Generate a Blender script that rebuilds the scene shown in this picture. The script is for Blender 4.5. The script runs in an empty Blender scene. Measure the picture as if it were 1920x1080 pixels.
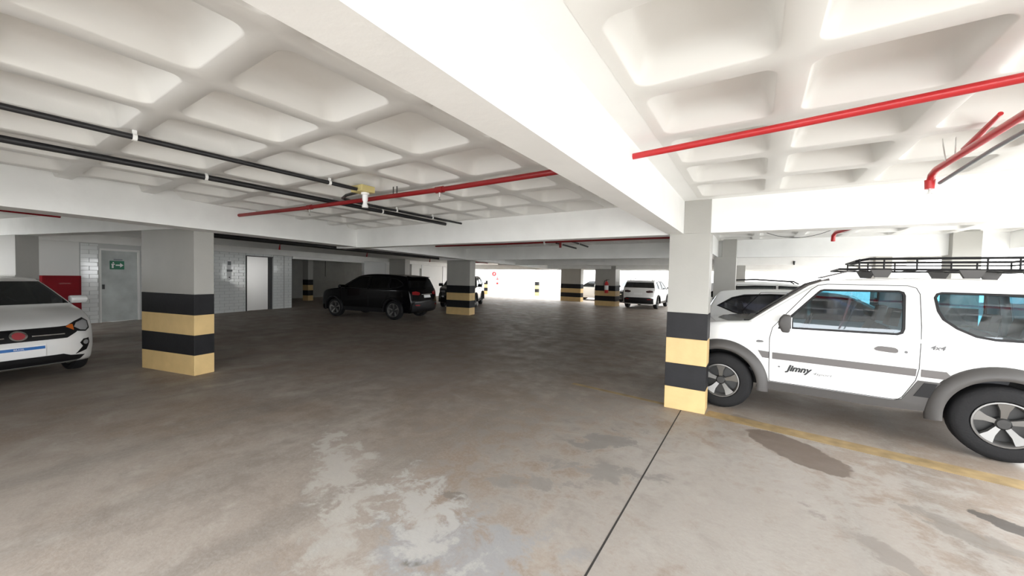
import bpy, bmesh, math, random
from mathutils import Vector, Matrix
from mathutils.geometry import tessellate_polygon
random.seed(7)
PI = math.pi
scene = bpy.context.scene
COL = scene.collection

# ------------------------------------------------------------------ camera
cam_d = bpy.data.cameras.new('camera'); cam = bpy.data.objects.new('camera', cam_d); COL.objects.link(cam)
scene.camera = cam
cam_d.sensor_fit = 'HORIZONTAL'; cam_d.sensor_width = 36.0
cam_d.lens = 700.0 * 36.0 / 1920.0
cam_d.clip_start = 0.05; cam_d.clip_end = 300
yaw, pit, rol = math.radians(-33.0), math.radians(1.68), math.radians(1.2)
fw = Vector((math.sin(yaw)*math.cos(pit), math.cos(yaw)*math.cos(pit), -math.sin(pit)))
rt = Vector((math.cos(yaw), -math.sin(yaw), 0)); up = rt.cross(fw)
r2 = rt*math.cos(rol) + up*math.sin(rol); u2 = -rt*math.sin(rol) + up*math.cos(rol)
CAM_Z = 1.62
m = Matrix(((r2.x, u2.x, -fw.x, 0.0), (r2.y, u2.y, -fw.y, 0.0), (r2.z, u2.z, -fw.z, CAM_Z), (0, 0, 0, 1)))
cam.matrix_world = m

# ------------------------------------------------------------------ world, light, exposure
SKY = 3.0
w = bpy.data.worlds.new('World'); scene.world = w; w.use_nodes = True
bg = w.node_tree.nodes['Background']; bg.inputs[0].default_value = (0.965, 0.985, 1.0, 1); bg.inputs[1].default_value = SKY
scene.view_settings.view_transform = 'Standard'; scene.view_settings.look = 'None'
scene.view_settings.gamma = 1.0; scene.view_settings.use_curve_mapping = False
scene.view_settings.exposure = 1.6
def portal(loc, rot, sx, sy):            # guides sky sampling through an opening; emits nothing itself
    l = bpy.data.lights.new('sky_portal', 'AREA'); l.shape = 'RECTANGLE'; l.size = sx; l.size_y = sy
    l.cycles.is_portal = True
    o = bpy.data.objects.new('sky_portal', l); COL.objects.link(o); o.location = loc; o.rotation_euler = rot
RX = 3.75                                 # plane of the open right-hand facade
BY = -1.5                                 # plane of the open side behind the camera
portal((RX+0.2, 11.1, 1.3), (0, PI/2, 0), 2.1, 28.5)
portal((-0.1, BY-0.1, 1.4), (-PI/2, 0, 0), 7.6, 2.6)
portal((-15.25, BY-0.1, 1.7), (-PI/2, 0, 0), 4.5, 1.2)
portal((-11.5, 25.6, 1.3), (PI/2, 0, 0), 31.0, 2.5)

# ------------------------------------------------------------------ materials
MATS = {}
def nt(name):
    mt = bpy.data.materials.new(name); mt.use_nodes = True
    t = mt.node_tree; b = t.nodes['Principled BSDF']; MATS[name] = mt
    return mt, t, b
def mat(name, col, rough=0.5, metal=0.0, coat=0.0, spec=0.5, bump=0.0, bscale=40.0, var=0.0, vscale=3.0):
    mt, t, b = nt(name)
    b.inputs['Base Color'].default_value = (*col, 1); b.inputs['Roughness'].default_value = rough
    b.inputs['Metallic'].default_value = metal; b.inputs['Coat Weight'].default_value = coat
    b.inputs['Coat Roughness'].default_value = 0.04; b.inputs['Specular IOR Level'].default_value = spec
    tc = t.nodes.new('ShaderNodeTexCoord')
    if var:
        n = t.nodes.new('ShaderNodeTexNoise'); n.inputs['Scale'].default_value = vscale; n.inputs['Detail'].default_value = 6
        t.links.new(tc.outputs['Object'], n.inputs['Vector'])
        r = t.nodes.new('ShaderNodeMapRange'); r.inputs[1].default_value = 0.3; r.inputs[2].default_value = 0.7
        r.inputs[3].default_value = 1-var; r.inputs[4].default_value = 1+var*0.3
        t.links.new(n.outputs[0], r.inputs[0])
        mx = t.nodes.new('ShaderNodeVectorMath'); mx.operation = 'SCALE'; mx.inputs[0].default_value = col
        t.links.new(r.outputs[0], mx.inputs['Scale']); t.links.new(mx.outputs[0], b.inputs['Base Color'])
    if bump:
        n = t.nodes.new('ShaderNodeTexNoise'); n.inputs['Scale'].default_value = bscale; n.inputs['Detail'].default_value = 4
        t.links.new(tc.outputs['Object'], n.inputs['Vector'])
        bp = t.nodes.new('ShaderNodeBump'); bp.inputs['Strength'].default_value = bump; bp.inputs['Distance'].default_value = 0.01
        t.links.new(n.outputs[0], bp.inputs['Height']); t.links.new(bp.outputs[0], b.inputs['Normal'])
    return mt
def glass(name, tint, refl=0.08):
    mt = bpy.data.materials.new(name); mt.use_nodes = True; t = mt.node_tree; MATS[name] = mt
    t.nodes.clear()
    o = t.nodes.new('ShaderNodeOutputMaterial'); tr = t.nodes.new('ShaderNodeBsdfTransparent'); gl = t.nodes.new('ShaderNodeBsdfGlossy')
    tr.inputs[0].default_value = (*tint, 1); gl.inputs[0].default_value = (0.9, 0.95, 1, 1); gl.inputs[1].default_value = 0.02
    fr = t.nodes.new('ShaderNodeLayerWeight'); fr.inputs[0].default_value = 0.35
    mr = t.nodes.new('ShaderNodeMapRange'); mr.inputs[3].default_value = refl; mr.inputs[4].default_value = 0.75
    t.links.new(fr.outputs['Fresnel'], mr.inputs[0])
    mx = t.nodes.new('ShaderNodeMixShader')
    t.links.new(mr.outputs[0], mx.inputs[0]); t.links.new(tr.outputs[0], mx.inputs[1]); t.links.new(gl.outputs[0], mx.inputs[2])
    t.links.new(mx.outputs[0], o.inputs[0])
    return mt
mat('white_paint', (0.88, 0.88, 0.86), 0.55, bump=0.15, bscale=25, var=0.05, vscale=1.2)
mat('white_beam', (0.90, 0.90, 0.88), 0.45, bump=0.2, bscale=18, var=0.06, vscale=2.5)
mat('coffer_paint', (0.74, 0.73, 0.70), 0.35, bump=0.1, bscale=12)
mat('grey_paint', (0.40, 0.39, 0.36), 0.5, bump=0.15, bscale=30, var=0.06, vscale=2)
mat('yellow_band', (0.66, 0.47, 0.215), 0.5, bump=0.15, bscale=30, var=0.10, vscale=5)
mat('black_band', (0.013, 0.013, 0.015), 0.55, spec=0.3, bump=0.15, bscale=30, var=0.3, vscale=6)
mat('plaster', (0.78, 0.78, 0.76), 0.6, bump=0.1)
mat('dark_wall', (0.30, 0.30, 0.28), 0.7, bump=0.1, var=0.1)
mat('tile', (0.82, 0.84, 0.83), 0.10, coat=0.5)
mat('grout', (0.58, 0.59, 0.58), 0.8)
mat('steel', (0.62, 0.61, 0.60), 0.28, metal=1.0, bump=0.03, bscale=8)
mat('door_grey', (0.58, 0.62, 0.60), 0.35, var=0.35, vscale=1.6)
mat('dark_metal', (0.03, 0.03, 0.03), 0.4)
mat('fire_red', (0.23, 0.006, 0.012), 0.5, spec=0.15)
mat('pipe_red', (0.50, 0.018, 0.022), 0.35, coat=0.2)
mat('pipe_red_shaded', (0.24, 0.008, 0.010), 0.4)  # same red pipe paint, with the shade put into the colour
mat('pipe_black', (0.014, 0.014, 0.016), 0.4)
mat('clip_white', (0.8, 0.8, 0.78), 0.4)
mat('box_yellow', (0.62, 0.52, 0.22), 0.5)
mat('conduit_grey', (0.22, 0.23, 0.24), 0.4)
mat('sign_green', (0.0, 0.16, 0.075), 0.4)
mat('sign_white', (0.85, 0.85, 0.85), 0.4)
mat('car_white', (0.80, 0.80, 0.79), 0.25, coat=1.0)
mat('car_black', (0.002, 0.002, 0.0025), 0.2, coat=0.15, spec=0.1)
mat('car_dark', (0.010, 0.011, 0.013), 0.25, coat=0.8)
mat('cladding', (0.062, 0.058, 0.056), 0.5, bump=0.1, bscale=200)
mat('black_plastic', (0.007, 0.007, 0.008), 0.5, spec=0.3)
mat('stripe_grey', (0.115, 0.105, 0.103), 0.45)
mat('rubber', (0.011, 0.011, 0.012), 0.75, spec=0.3, bump=0.3, bscale=60)
mat('rim_silver', (0.20, 0.196, 0.19), 0.45, metal=0.7)
mat('rim_dark', (0.05, 0.05, 0.05), 0.35, metal=0.6)
mat('chrome', (0.8, 0.8, 0.8), 0.08, metal=1.0)
mat('lamp_clear', (0.75, 0.77, 0.8), 0.08, metal=0.6)
mat('lamp_red', (0.25, 0.008, 0.01), 0.15, coat=0.6)
mat('lamp_dark', (0.035, 0.012, 0.014), 0.15, coat=0.6)
mat('lamp_amber', (0.55, 0.13, 0.02), 0.2, coat=0.6)
mat('plate_white', (0.82, 0.82, 0.82), 0.4)
mat('plate_blue', (0.01, 0.13, 0.42), 0.4)
mat('letter_grey', (0.12, 0.12, 0.125), 0.5)
mat('letter_black', (0.012, 0.012, 0.014), 0.5)
mat('badge_red', (0.35, 0.05, 0.06), 0.3, coat=0.5)
mat('seat_fabric', (0.07, 0.07, 0.075), 0.85)
mat('interior', (0.045, 0.045, 0.05), 0.8)
mat('ground_out', (0.66, 0.65, 0.62), 0.8)
mat('asphalt', (0.07, 0.068, 0.065), 0.85)  # outdoor ground tone kept dark to limit light bounced to the ceiling
mat('joint', (0.03, 0.027, 0.024), 0.9)
mat('line_yellow', (0.37, 0.265, 0.13), 0.6, bump=0.2, bscale=60, var=0.35, vscale=7)
glass('glass_teal', (0.20, 0.40, 0.47), 0.06)
glass('glass_violet', (0.20, 0.21, 0.30), 0.06)
glass('glass_clear', (0.55, 0.6, 0.6), 0.25)
glass('glass_dark', (0.05, 0.06, 0.06), 0.05)
glass('glass_black', (0.01, 0.01, 0.012), 0.02)

def floor_material():
    mt, t, b = nt('concrete_floor')
    N = t.nodes.new; L = t.links.new
    tc = N('ShaderNodeTexCoord')
    def noise(scale, detail, dist=0.0, rough=0.55, vec=None):
        n = N('ShaderNodeTexNoise'); n.inputs['Scale'].default_value = scale; n.inputs['Detail'].default_value = detail
        n.inputs['Distortion'].default_value = dist; n.inputs['Roughness'].default_value = rough
        L(vec or tc.outputs['Object'], n.inputs['Vector']); return n.outputs[0]
    def ramp(x, lo, hi, a=0.0, c=1.0):
        r = N('ShaderNodeMapRange'); r.interpolation_type = 'SMOOTHSTEP'
        r.inputs[1].default_value = lo; r.inputs[2].default_value = hi; r.inputs[3].default_value = a; r.inputs[4].default_value = c
        L(x, r.inputs[0]); return r.outputs[0]
    def mix(f, a, c, mode='MIX'):
        x = N('ShaderNodeMix'); x.data_type = 'RGBA'; x.blend_type = mode
        if isinstance(f, float): x.inputs[0].default_value = f
        else: L(f, x.inputs[0])
        for s, q in ((6, a), (7, c)):
            if isinstance(q, tuple): x.inputs[s].default_value = (*q, 1)
            else: L(q, x.inputs[s])
        return x.outputs[2]
    base = mix(ramp(noise(0.55, 5, 0.6), 0.40, 0.62), (0.255, 0.20, 0.158), (0.30, 0.258, 0.222))
    base = mix(ramp(noise(1.7, 8, 0.8, 0.65), 0.48, 0.72, 0, 0.65), base, (0.40, 0.362, 0.32))
    base = mix(ramp(noise(3.3, 8, 0.4, 0.7), 0.56, 0.74, 0, 0.6), base, (0.22, 0.195, 0.17))
    # long tyre-polished streaks down the aisle
    mp = N('ShaderNodeMapping'); mp.inputs['Rotation'].default_value = (0, 0, math.radians(-33)); mp.inputs['Scale'].default_value = (2.2, 0.25, 1)
    L(tc.outputs['Object'], mp.inputs['Vector'])
    base = mix(ramp(noise(1.0, 5, 0.3, 0.6, mp.outputs[0]), 0.50, 0.70, 0, 0.6), base, (0.20, 0.175, 0.152))
    base = mix(ramp(noise(40, 4, 0, 0.7), 0.35, 0.75, 0, 0.3), base, (0.43, 0.405, 0.375))
    warp = ramp(noise(4.5, 10, 0.3, 0.68), 0.30, 0.70)
    def blob(base, cx, cy, rx, ry, ang, col, amt, soft=0.10, jag=0.7):
        q = N('ShaderNodeMapping'); q.vector_type = 'TEXTURE'
        q.inputs['Location'].default_value = (cx, cy, 0); q.inputs['Rotation'].default_value = (0, 0, math.radians(ang)); q.inputs['Scale'].default_value = (rx, ry, 1)
        L(tc.outputs['Object'], q.inputs['Vector'])
        ln = N('ShaderNodeVectorMath'); ln.operation = 'LENGTH'; L(q.outputs[0], ln.inputs[0])
        wv = N('ShaderNodeMath'); wv.operation = 'MULTIPLY_ADD'; wv.inputs[1].default_value = jag; L(warp, wv.inputs[0]); L(ln.outputs['Value'], wv.inputs[2])
        f = ramp(wv.outputs[0], 1+jag*0.5-soft, 1+jag*0.5+soft, amt, 0.0)
        return mix(f, base, col)
    base = blob(base, -0.2, 3.0, 1.7, 1.7, 0, (0.40, 0.383, 0.36), 0.55, 0.5, 1.6)              # paler worn slab by the column
    base = blob(base, -5.5, 9.0, 3.0, 6.5, 18, (0.165, 0.138, 0.118), 0.6, 0.6, 0.9)              # darker driving lane
    base = blob(base, 0.37, 4.52, 0.50, 0.25, -46, (0.15, 0.116, 0.092), 0.95, 0.05, 0.22)     # damp patch beside the line
    base = blob(base, 0.00, 5.14, 0.20, 0.09, -30, (0.20, 0.165, 0.14), 0.7, 0.1, 0.5)
    base = blob(base, 1.50, 3.95, 0.26, 0.07, -42, (0.06, 0.052, 0.046), 0.85, 0.12, 1.0)       # oil drips
    base = blob(base, 1.25, 3.62, 0.30, 0.09, -40, (0.16, 0.14, 0.12), 0.6, 0.3, 1.6)
    base = blob(base, 0.75, 3.05, 0.35, 0.07, -45, (0.20, 0.175, 0.155), 0.6, 0.3, 1.6)
    base = blob(base, -1.55, 1.45, 0.10, 0.04, 40, (0.09, 0.078, 0.05), 0.9, 0.12, 1.2)
    base = blob(base, -1.50, 1.62, 0.50, 0.28, 20, (0.30, 0.30, 0.305), 0.85, 0.4, 1.6)
    base = blob(base, -1.82, 2.05, 0.09, 0.05, 20, (0.18, 0.16, 0.14), 0.8, 0.1, 1.0)
    base = blob(base, -2.75, 1.78, 0.62, 0.16, -27, (0.41, 0.385, 0.35), 0.8, 0.45, 2.2)       # scuffed pale patches
    base = blob(base, -1.80, 1.75, 0.45, 0.18, -30, (0.43, 0.415, 0.39), 0.8, 0.45, 2.2)
    base = blob(base, -1.95, 1.25, 0.40, 0.15, -30, (0.40, 0.375, 0.34), 0.7, 0.45, 2.2)
    base = blob(base, -1.20, 3.60, 0.32, 0.14, 60, (0.20, 0.188, 0.178), 0.7, 0.35, 2.0)
    base = blob(base, -1.05, 3.0, 0.34, 0.10, 20, (0.22, 0.208, 0.195), 0.65, 0.35, 2.0)
    base = blob(base, -1.50, 2.5, 0.30, 0.08, 30, (0.22, 0.205, 0.19), 0.6, 0.35, 2.0)
    L(base, b.inputs['Base Color'])
    L(ramp(noise(2.5, 5), 0.3, 0.7, 0.42, 0.68), b.inputs['Roughness'])
    b.inputs['Specular IOR Level'].default_value = 0.4
    bp = N('ShaderNodeBump'); bp.inputs['Strength'].default_value = 0.25; bp.inputs['Distance'].default_value = 0.01
    L(noise(18, 8, 0, 0.7), bp.inputs['Height']); L(bp.outputs[0], b.inputs['Normal'])
    return mt
floor_material()

# ------------------------------------------------------------------ mesh helpers
class MB:
    def __init__(s): s.v = []; s.f = []
    def add(s, vs, fs):
        o = len(s.v); s.v += [tuple(q) for q in vs]; s.f += [tuple(i+o for i in f) for f in fs]; return s
    def box(s, x0, x1, y0, y1, z0, z1):
        return s.add([(x0,y0,z0),(x1,y0,z0),(x1,y1,z0),(x0,y1,z0),(x0,y0,z1),(x1,y0,z1),(x1,y1,z1),(x0,y1,z1)],
                     [(0,3,2,1),(4,5,6,7),(0,1,5,4),(1,2,6,5),(2,3,7,6),(3,0,4,7)])
    def tube(s, pts, r, n=10, cap=True):
        pts = [Vector(p) for p in pts]; rings = []
        rs = r if isinstance(r, (list, tuple)) else [r]*len(pts)
        prev = None
        for i, p in enumerate(pts):
            d = (pts[min(i+1, len(pts)-1)] - pts[max(i-1, 0)]).normalized()
            if prev is None:
                a = Vector((0,0,1)) if abs(d.z) < 0.9 else Vector((1,0,0))
            else: a = prev
            e1 = (a - d*a.dot(d)).normalized(); prev = e1; e2 = d.cross(e1)
            rings.append([p + (e1*math.cos(2*PI*k/n) + e2*math.sin(2*PI*k/n))*rs[i] for k in range(n)])
        vs = [q for r_ in rings for q in r_]; fs = []
        for i in range(len(rings)-1):
            for k in range(n):
                fs.append((i*n+k, i*n+(k+1)%n, (i+1)*n+(k+1)%n, (i+1)*n+k))
        if cap:
            fs.append(tuple(range(n-1, -1, -1))); fs.append(tuple((len(rings)-1)*n+k for k in range(n)))
        return s.add(vs, fs)
    def lathe_y(s, prof, n=32, c=(0,0,0)):      # prof: (radius, y)
        vs = []; fs = []; k = len(prof)
        for i in range(n):
            a = 2*PI*i/n
            vs += [(c[0]+r*math.cos(a), c[1]+y, c[2]+r*math.sin(a)) for r, y in prof]
        for i in range(n):
            j = (i+1) % n
            for q in range(k-1): fs.append((i*k+q, i*k+q+1, j*k+q+1, j*k+q))
        return s.add(vs, fs)
    def lathe_z(s, prof, n=20, c=(0,0,0)):
        vs = []; fs = []; k = len(prof)
        for i in range(n):
            a = 2*PI*i/n
            vs += [(c[0]+r*math.cos(a), c[1]+r*math.sin(a), c[2]+z) for r, z in prof]
        for i in range(n):
            j = (i+1) % n
            for q in range(k-1): fs.append((i*k+q, i*k+q+1, j*k+q+1, j*k+q))
        return s.add(vs, fs)
    def mesh(s, name, smooth=None, bevel=0.0, seg=2):
        me = bpy.data.meshes.new(name); me.from_pydata(s.v, [], s.f)
        bm = bmesh.new(); bm.from_mesh(me)
        bmesh.ops.remove_doubles(bm, verts=bm.verts, dist=1e-5)
        bmesh.ops.recalc_face_normals(bm, faces=bm.faces)
        if bevel: bmesh.ops.bevel(bm, geom=list(bm.edges), offset=bevel, segments=seg, affect='EDGES', profile=0.6)
        bm.to_mesh(me); bm.free()
        if smooth is not None:
            for p in me.polygons: p.use_smooth = True
            me.set_sharp_from_angle(angle=math.radians(smooth))
        return me
    def build(s, name, material, parent=None, smooth=None, bevel=0.0, seg=2, loc=None):
        return link(name, s.mesh(name, smooth, bevel, seg), material, parent, loc)
def link(name, me, material, parent=None, loc=None):
    if material and not me.materials: me.materials.append(MATS[material])
    o = bpy.data.objects.new(name, me); COL.objects.link(o)
    if parent: o.parent = parent
    if loc: o.location = loc
    return o
def tag(o, label=None, cat=None, group=None, kind=None):
    if label: o['label'] = label
    if cat: o['category'] = cat
    if group: o['group'] = group
    if kind: o['kind'] = kind
    return o
def empty(name, loc=(0,0,0), rz=0.0):
    o = bpy.data.objects.new(name, None); COL.objects.link(o); o.location = loc; o.rotation_euler = (0,0,rz); o.empty_display_size = 0.2
    return o
def text_mesh(txt, size, shear=0.0, extrude=0.0, bold=0.0):
    c = bpy.data.curves.new('txt', 'FONT'); c.body = txt; c.size = size; c.shear = shear; c.extrude = extrude; c.offset = bold
    c.align_x = 'LEFT'; c.resolution_u = 3
    o = bpy.data.objects.new('txt', c); COL.objects.link(o)
    bpy.context.view_layer.update()
    me = bpy.data.meshes.new_from_object(o.evaluated_get(bpy.context.evaluated_depsgraph_get()))
    bpy.data.objects.remove(o); bpy.data.curves.remove(c)
    me.materials.clear()
    return me

# the left half of the garage is built on a grid turned by 13.5 degrees
TH = math.radians(13.5)
OX, OY = -7.16, 2.13
UX, UY = -math.sin(TH), math.cos(TH)      # along the left beam, away from the camera
VX, VY = math.cos(TH), math.sin(TH)       # across, towards the right
def G(a, b, z=0.0): return (OX + a*UX + b*VX, OY + a*UY + b*VY, z)
def gbox(a0, a1, b0, b1, z0, z1, M=None):
    M = M or MB()
    c = [G(a0,b0), G(a0,b1), G(a1,b1), G(a1,b0)]
    return M.add([(p[0],p[1],z0) for p in c] + [(p[0],p[1],z1) for p in c],
                 [(0,3,2,1),(4,5,6,7),(0,1,5,4),(1,2,6,5),(2,3,7,6),(3,0,4,7)])
def struct(name, mb, material, label, cat=None, parent=None, **k):
    o = mb.build(name, material, parent, **k)
    if not parent: tag(o, label, cat or name.split('_')[0], kind='structure')
    return o

# ------------------------------------------------------------------ floor and ground
floor = struct('floor', MB().box(-34, RX+0.3, BY, 31, -0.3, 0.0), 'concrete_floor', 'worn brown-grey stained concrete garage floor', 'floor')
struct('ground', MB().box(-60, 60, -50, 70, -0.6, -0.31), 'asphalt', 'unseen outside ground made dark to cut light bounce to the ceiling', 'ground')  # unseen ground, darkened so less light bounces up to the ceiling
struct('ground', MB().box(-60, 60, -50, -7, -0.31, -0.2), 'ground_out', 'unseen pale ground added to bounce light onto the aisle beams', 'ground')  # unseen pale reflector added to brighten the far beams
struct('ground', MB().box(RX+0.3, 11, -6.9, 40, -0.31, -0.05), 'ground_out', 'unseen pale strip added to bounce light onto the right ceiling', 'ground')  # unseen, made pale to throw light up at the right-hand ceiling
MB().box(-0.726, -0.714, BY, 5.05, -0.002, 0.0012).build('expansion_joint', 'joint', floor)
def ribbon(p0, p1, wd, z):
    d = (Vector(p1)-Vector(p0)).normalized(); n = Vector((-d.y, d.x))*wd/2; a = Vector(p0); b = Vector(p1)
    q = [a-n, b-n, b+n, a+n]
    return MB().add([(v.x,v.y,0.0005) for v in q]+[(v.x,v.y,z) for v in q], [(4,5,6,7),(0,1,5,4),(1,2,6,5),(2,3,7,6),(3,0,4,7)])
ribbon((-0.44, 5.13), (3.7, 4.60), 0.23, 0.002).build('painted_line', 'line_yellow', floor)
ribbon((-2.3, 5.32), (-0.92, 5.16), 0.08, 0.0016).build('painted_line', 'line_yellow', floor)

# ------------------------------------------------------------------ ceiling with coffers
ZC = 2.60
ceiling = struct('ceiling', MB().box(-34, RX+0.3, BY-0.3, 25.4, 2.84, 3.2), 'white_paint', 'white waffle slab ceiling with moulded square coffers', 'ceiling')
def coffer_mesh():
    n = 6; H = 0.36                       # unit tile 0.72 square, opening and domed recess
    def rsq(h, r, z):
        pts = []
        for cx, cy, a0 in ((h-r,h-r,0),(-h+r,h-r,90),(-h+r,-h+r,180),(h-r,-h+r,270)):
            for k in range(n+1):
                a = math.radians(a0 + 90*k/n); pts.append((cx+r*math.cos(a), cy+r*math.sin(a), z))
        return pts
    def sq(h, z):
        pts = []
        for sx, sy, a0 in ((1,1,0),(-1,1,90),(-1,-1,180),(1,-1,270)):
            for k in range(n+1):
                t = k/n; c = (h*sx, h*sy)
                if sx*sy > 0: p = (h*sx, h*sy*(min(1, 2*t)*1.0)) if t < 0.5 else (h*sx*(2-2*t), h*sy)
                else: p = (h*sx*(min(1, 2*t)), h*sy) if t < 0.5 else (h*sx, h*sy*(2-2*t))
                pts.append((p[0], p[1], z))
        return pts
    rings = [sq(H, 0), rsq(0.300, 0.07, 0), rsq(0.292, 0.07, 0.005), rsq(0.268, 0.07, 0.085), rsq(0.250, 0.075, 0.135), rsq(0.222, 0.08, 0.160), rsq(0.175, 0.08, 0.172), rsq(0.08, 0.04, 0.176)]
    m_ = 4*(n+1); vs = [p for r in rings for p in r]; fs = []
    for i in range(len(rings)-1):
        for k in range(m_):
            fs.append((i*m_+k, i*m_+(k+1)%m_, (i+1)*m_+(k+1)%m_, (i+1)*m_+k))
    fs.append(tuple((len(rings)-1)*m_+k for k in range(m_)))
    me = bpy.data.meshes.new('coffer'); me.from_pydata(vs, [], fs)
    bm = bmesh.new(); bm.from_mesh(me); bmesh.ops.remove_doubles(bm, verts=bm.verts, dist=1e-5); bmesh.ops.recalc_face_normals(bm, faces=bm.faces); bm.to_mesh(me); bm.free()
    for p in me.polygons: p.use_smooth = True
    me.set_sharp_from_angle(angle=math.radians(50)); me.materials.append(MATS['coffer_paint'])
    return me
CM = coffer_mesh()
def coffers(x0, x1, y0, y1, nx, ny):
    sx = (x1-x0)/nx; sy = (y1-y0)/ny
    for i in range(nx):
        for j in range(ny):
            o = bpy.data.objects.new('coffer', CM); COL.objects.link(o); o.parent = ceiling
            o.location = (x0+sx*(i+0.5), y0+sy*(j+0.5), ZC); o.scale = (sx/0.72, sy/0.72, 1)
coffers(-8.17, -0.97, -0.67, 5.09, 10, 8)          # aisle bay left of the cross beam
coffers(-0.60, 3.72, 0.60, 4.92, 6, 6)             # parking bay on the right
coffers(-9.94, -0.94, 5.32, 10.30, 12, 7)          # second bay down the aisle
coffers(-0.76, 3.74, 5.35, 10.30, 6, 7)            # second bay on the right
def slab(mb): mb.build('ceiling_soffit', 'white_paint', ceiling)
slab(MB().box(-34, RX, BY, -0.67, ZC, 2.83))
slab(MB().box(-0.76, RX, -0.67, 0.60, ZC, 2.83))
slab(MB().box(-0.97, -0.60, -0.67, 5.3, ZC+0.002, 2.83))
slab(MB().box(-0.60, RX, 4.92, 5.36, ZC+0.002, 2.83))
slab(MB().box(-34, -8.17, -0.67, 5.32, ZC+0.001, 2.83))
slab(MB().box(-34, -9.94, 5.32, 10.30, ZC+0.001, 2.83))
slab(MB().box(-34, RX, 10.30, 25.4, ZC, 2.83))

# ------------------------------------------------------------------ beams
ZB = 2.20
BEAMS = [
 ('white beam running overhead to the striped square column beside the off-roader', MB().box(-0.94, -0.76, BY, 25.4, ZB, 2.7)),
 ('white cross beam between the aisle and the nearest striped right column', MB().box(-8.2, -0.94, 5.08, 5.30, ZB, 2.7)),
 ('white cross beam over the parked white off-roader', MB().box(-0.76, RX, 5.06, 5.30, ZB, 2.7)),
 ('second white cross beam down the aisle with pipes in front', MB().box(-10.0, -0.94, 10.32, 10.56, ZB, 2.7)),
 ('second white cross beam beyond the off-roader', MB().box(-0.76, RX, 10.32, 10.56, ZB, 2.7)),
 ('third white cross beam down the aisle', MB().box(-11.0, -0.94, 15.6, 15.85, ZB+0.02, 2.7)),
 ('third white cross beam along the open right side', MB().box(-0.76, RX, 15.6, 15.85, ZB+0.02, 2.7)),
 ('far white cross beam above the red extinguisher column', MB().box(-13.0, RX, 21.9, 22.2, ZB+0.02, 2.7)),
 ('last white beam at the bright back opening', MB().box(-34, RX, 25.1, 25.4, ZB+0.02, 2.84)),
 ('long white beam above the broad striped left column', gbox(-3.6, 23.5, 0.0, 0.42, ZB+0.02, 2.7)),
 ('white beam reaching back from the broad left column', gbox(0.02, 0.30, -8.8, -0.02, 2.26, 2.7)),
 ('white beam running above the lift wall', gbox(-1.3, 26.0, -9.1, -8.62, 2.36, 2.7)),
 ('low white lintel over the dark recess', gbox(9.1, 14.0, -9.05, -8.8, 2.25, 2.36)),
]
for lab, mb in BEAMS: tag(mb.build('ceiling_beam', 'white_beam'), lab, 'beam', kind='structure')

# ------------------------------------------------------------------ walls
struct('wall_right', MB().box(RX, RX+0.25, BY, 25.4, 2.30, 2.84).box(RX, RX+0.25, BY, 25.4, 0, 0.22), 'white_paint', 'open-sided right wall with low parapet and lintel', 'wall')
struct('wall_front', MB().box(-34, -17.5, BY-0.25, BY, 0, 2.84).box(-13.0, -3.9, BY-0.25, BY, 0, 2.84).box(-17.5, -13.0, BY-0.25, BY, 0, 1.1).box(-17.5, -13.0, BY-0.25, BY, 2.3, 2.84), 'plaster', 'plaster wall behind the viewer with an opening added to light the lift wall', 'wall')  # unseen; closed part and added window opening shape the light on the left
struct('wall_back', MB().box(-32, RX+3, 29.6, 29.9, 0, 4.2), 'white_paint', 'bright white wall beyond the far opening', 'wall')
lw = struct('wall_left', gbox(-1.4, 2.2, -9.0, -8.8, 0, 2.5), 'plaster', 'grey plastered wall behind the white hatchback', 'wall')
WB = -8.8
tw = gbox(2.2, 2.62, -9.0, WB-0.01, 0, 2.5); gbox(3.55, 6.95, -9.0, WB-0.01, 0, 2.5, tw); gbox(2.62, 3.55, -9.0, WB-0.01, 2.22, 2.5, tw)
gbox(8.12, 9.05, -9.0, WB-0.01, 0, 2.5, tw); gbox(6.95, 8.12, -9.0, WB-0.01, 2.26, 2.5, tw)
tile_wall = struct('wall_lift', tw, 'grout', 'glossy pale subway-tiled wall around the lift door', 'wall')
def tiles(a0, a1, z1, z0=0.0):
    th = 0.12; tl = 0.36; row = 0; z = z0
    while z < z1-0.03:
        zt = min(z+th, z1); a = a0 - (tl/2 if row % 2 else 0)
        while a < a1-0.02:
            s = max(a, a0); e = min(a+tl, a1)
            if e-s > 0.05:
                g = 0.006; d = random.uniform(0, 0.003)
                gbox(s+g, e-g, WB-0.011, WB+0.004+d, z+g, zt-g).build('tile', 'tile', tile_wall)
            a += tl
        z += th; row += 1
tiles(2.22, 2.60, 2.34); tiles(3.60, 6.93, 2.36); tiles(8.14, 9.03, 2.34); tiles(6.95, 8.12, 2.38, 2.28)
# corner bead in the tiling
gbox(8.62, 8.66, WB-0.01, WB+0.03, 0, 2.34).build('corner_strip', 'grout', tile_wall)
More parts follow.
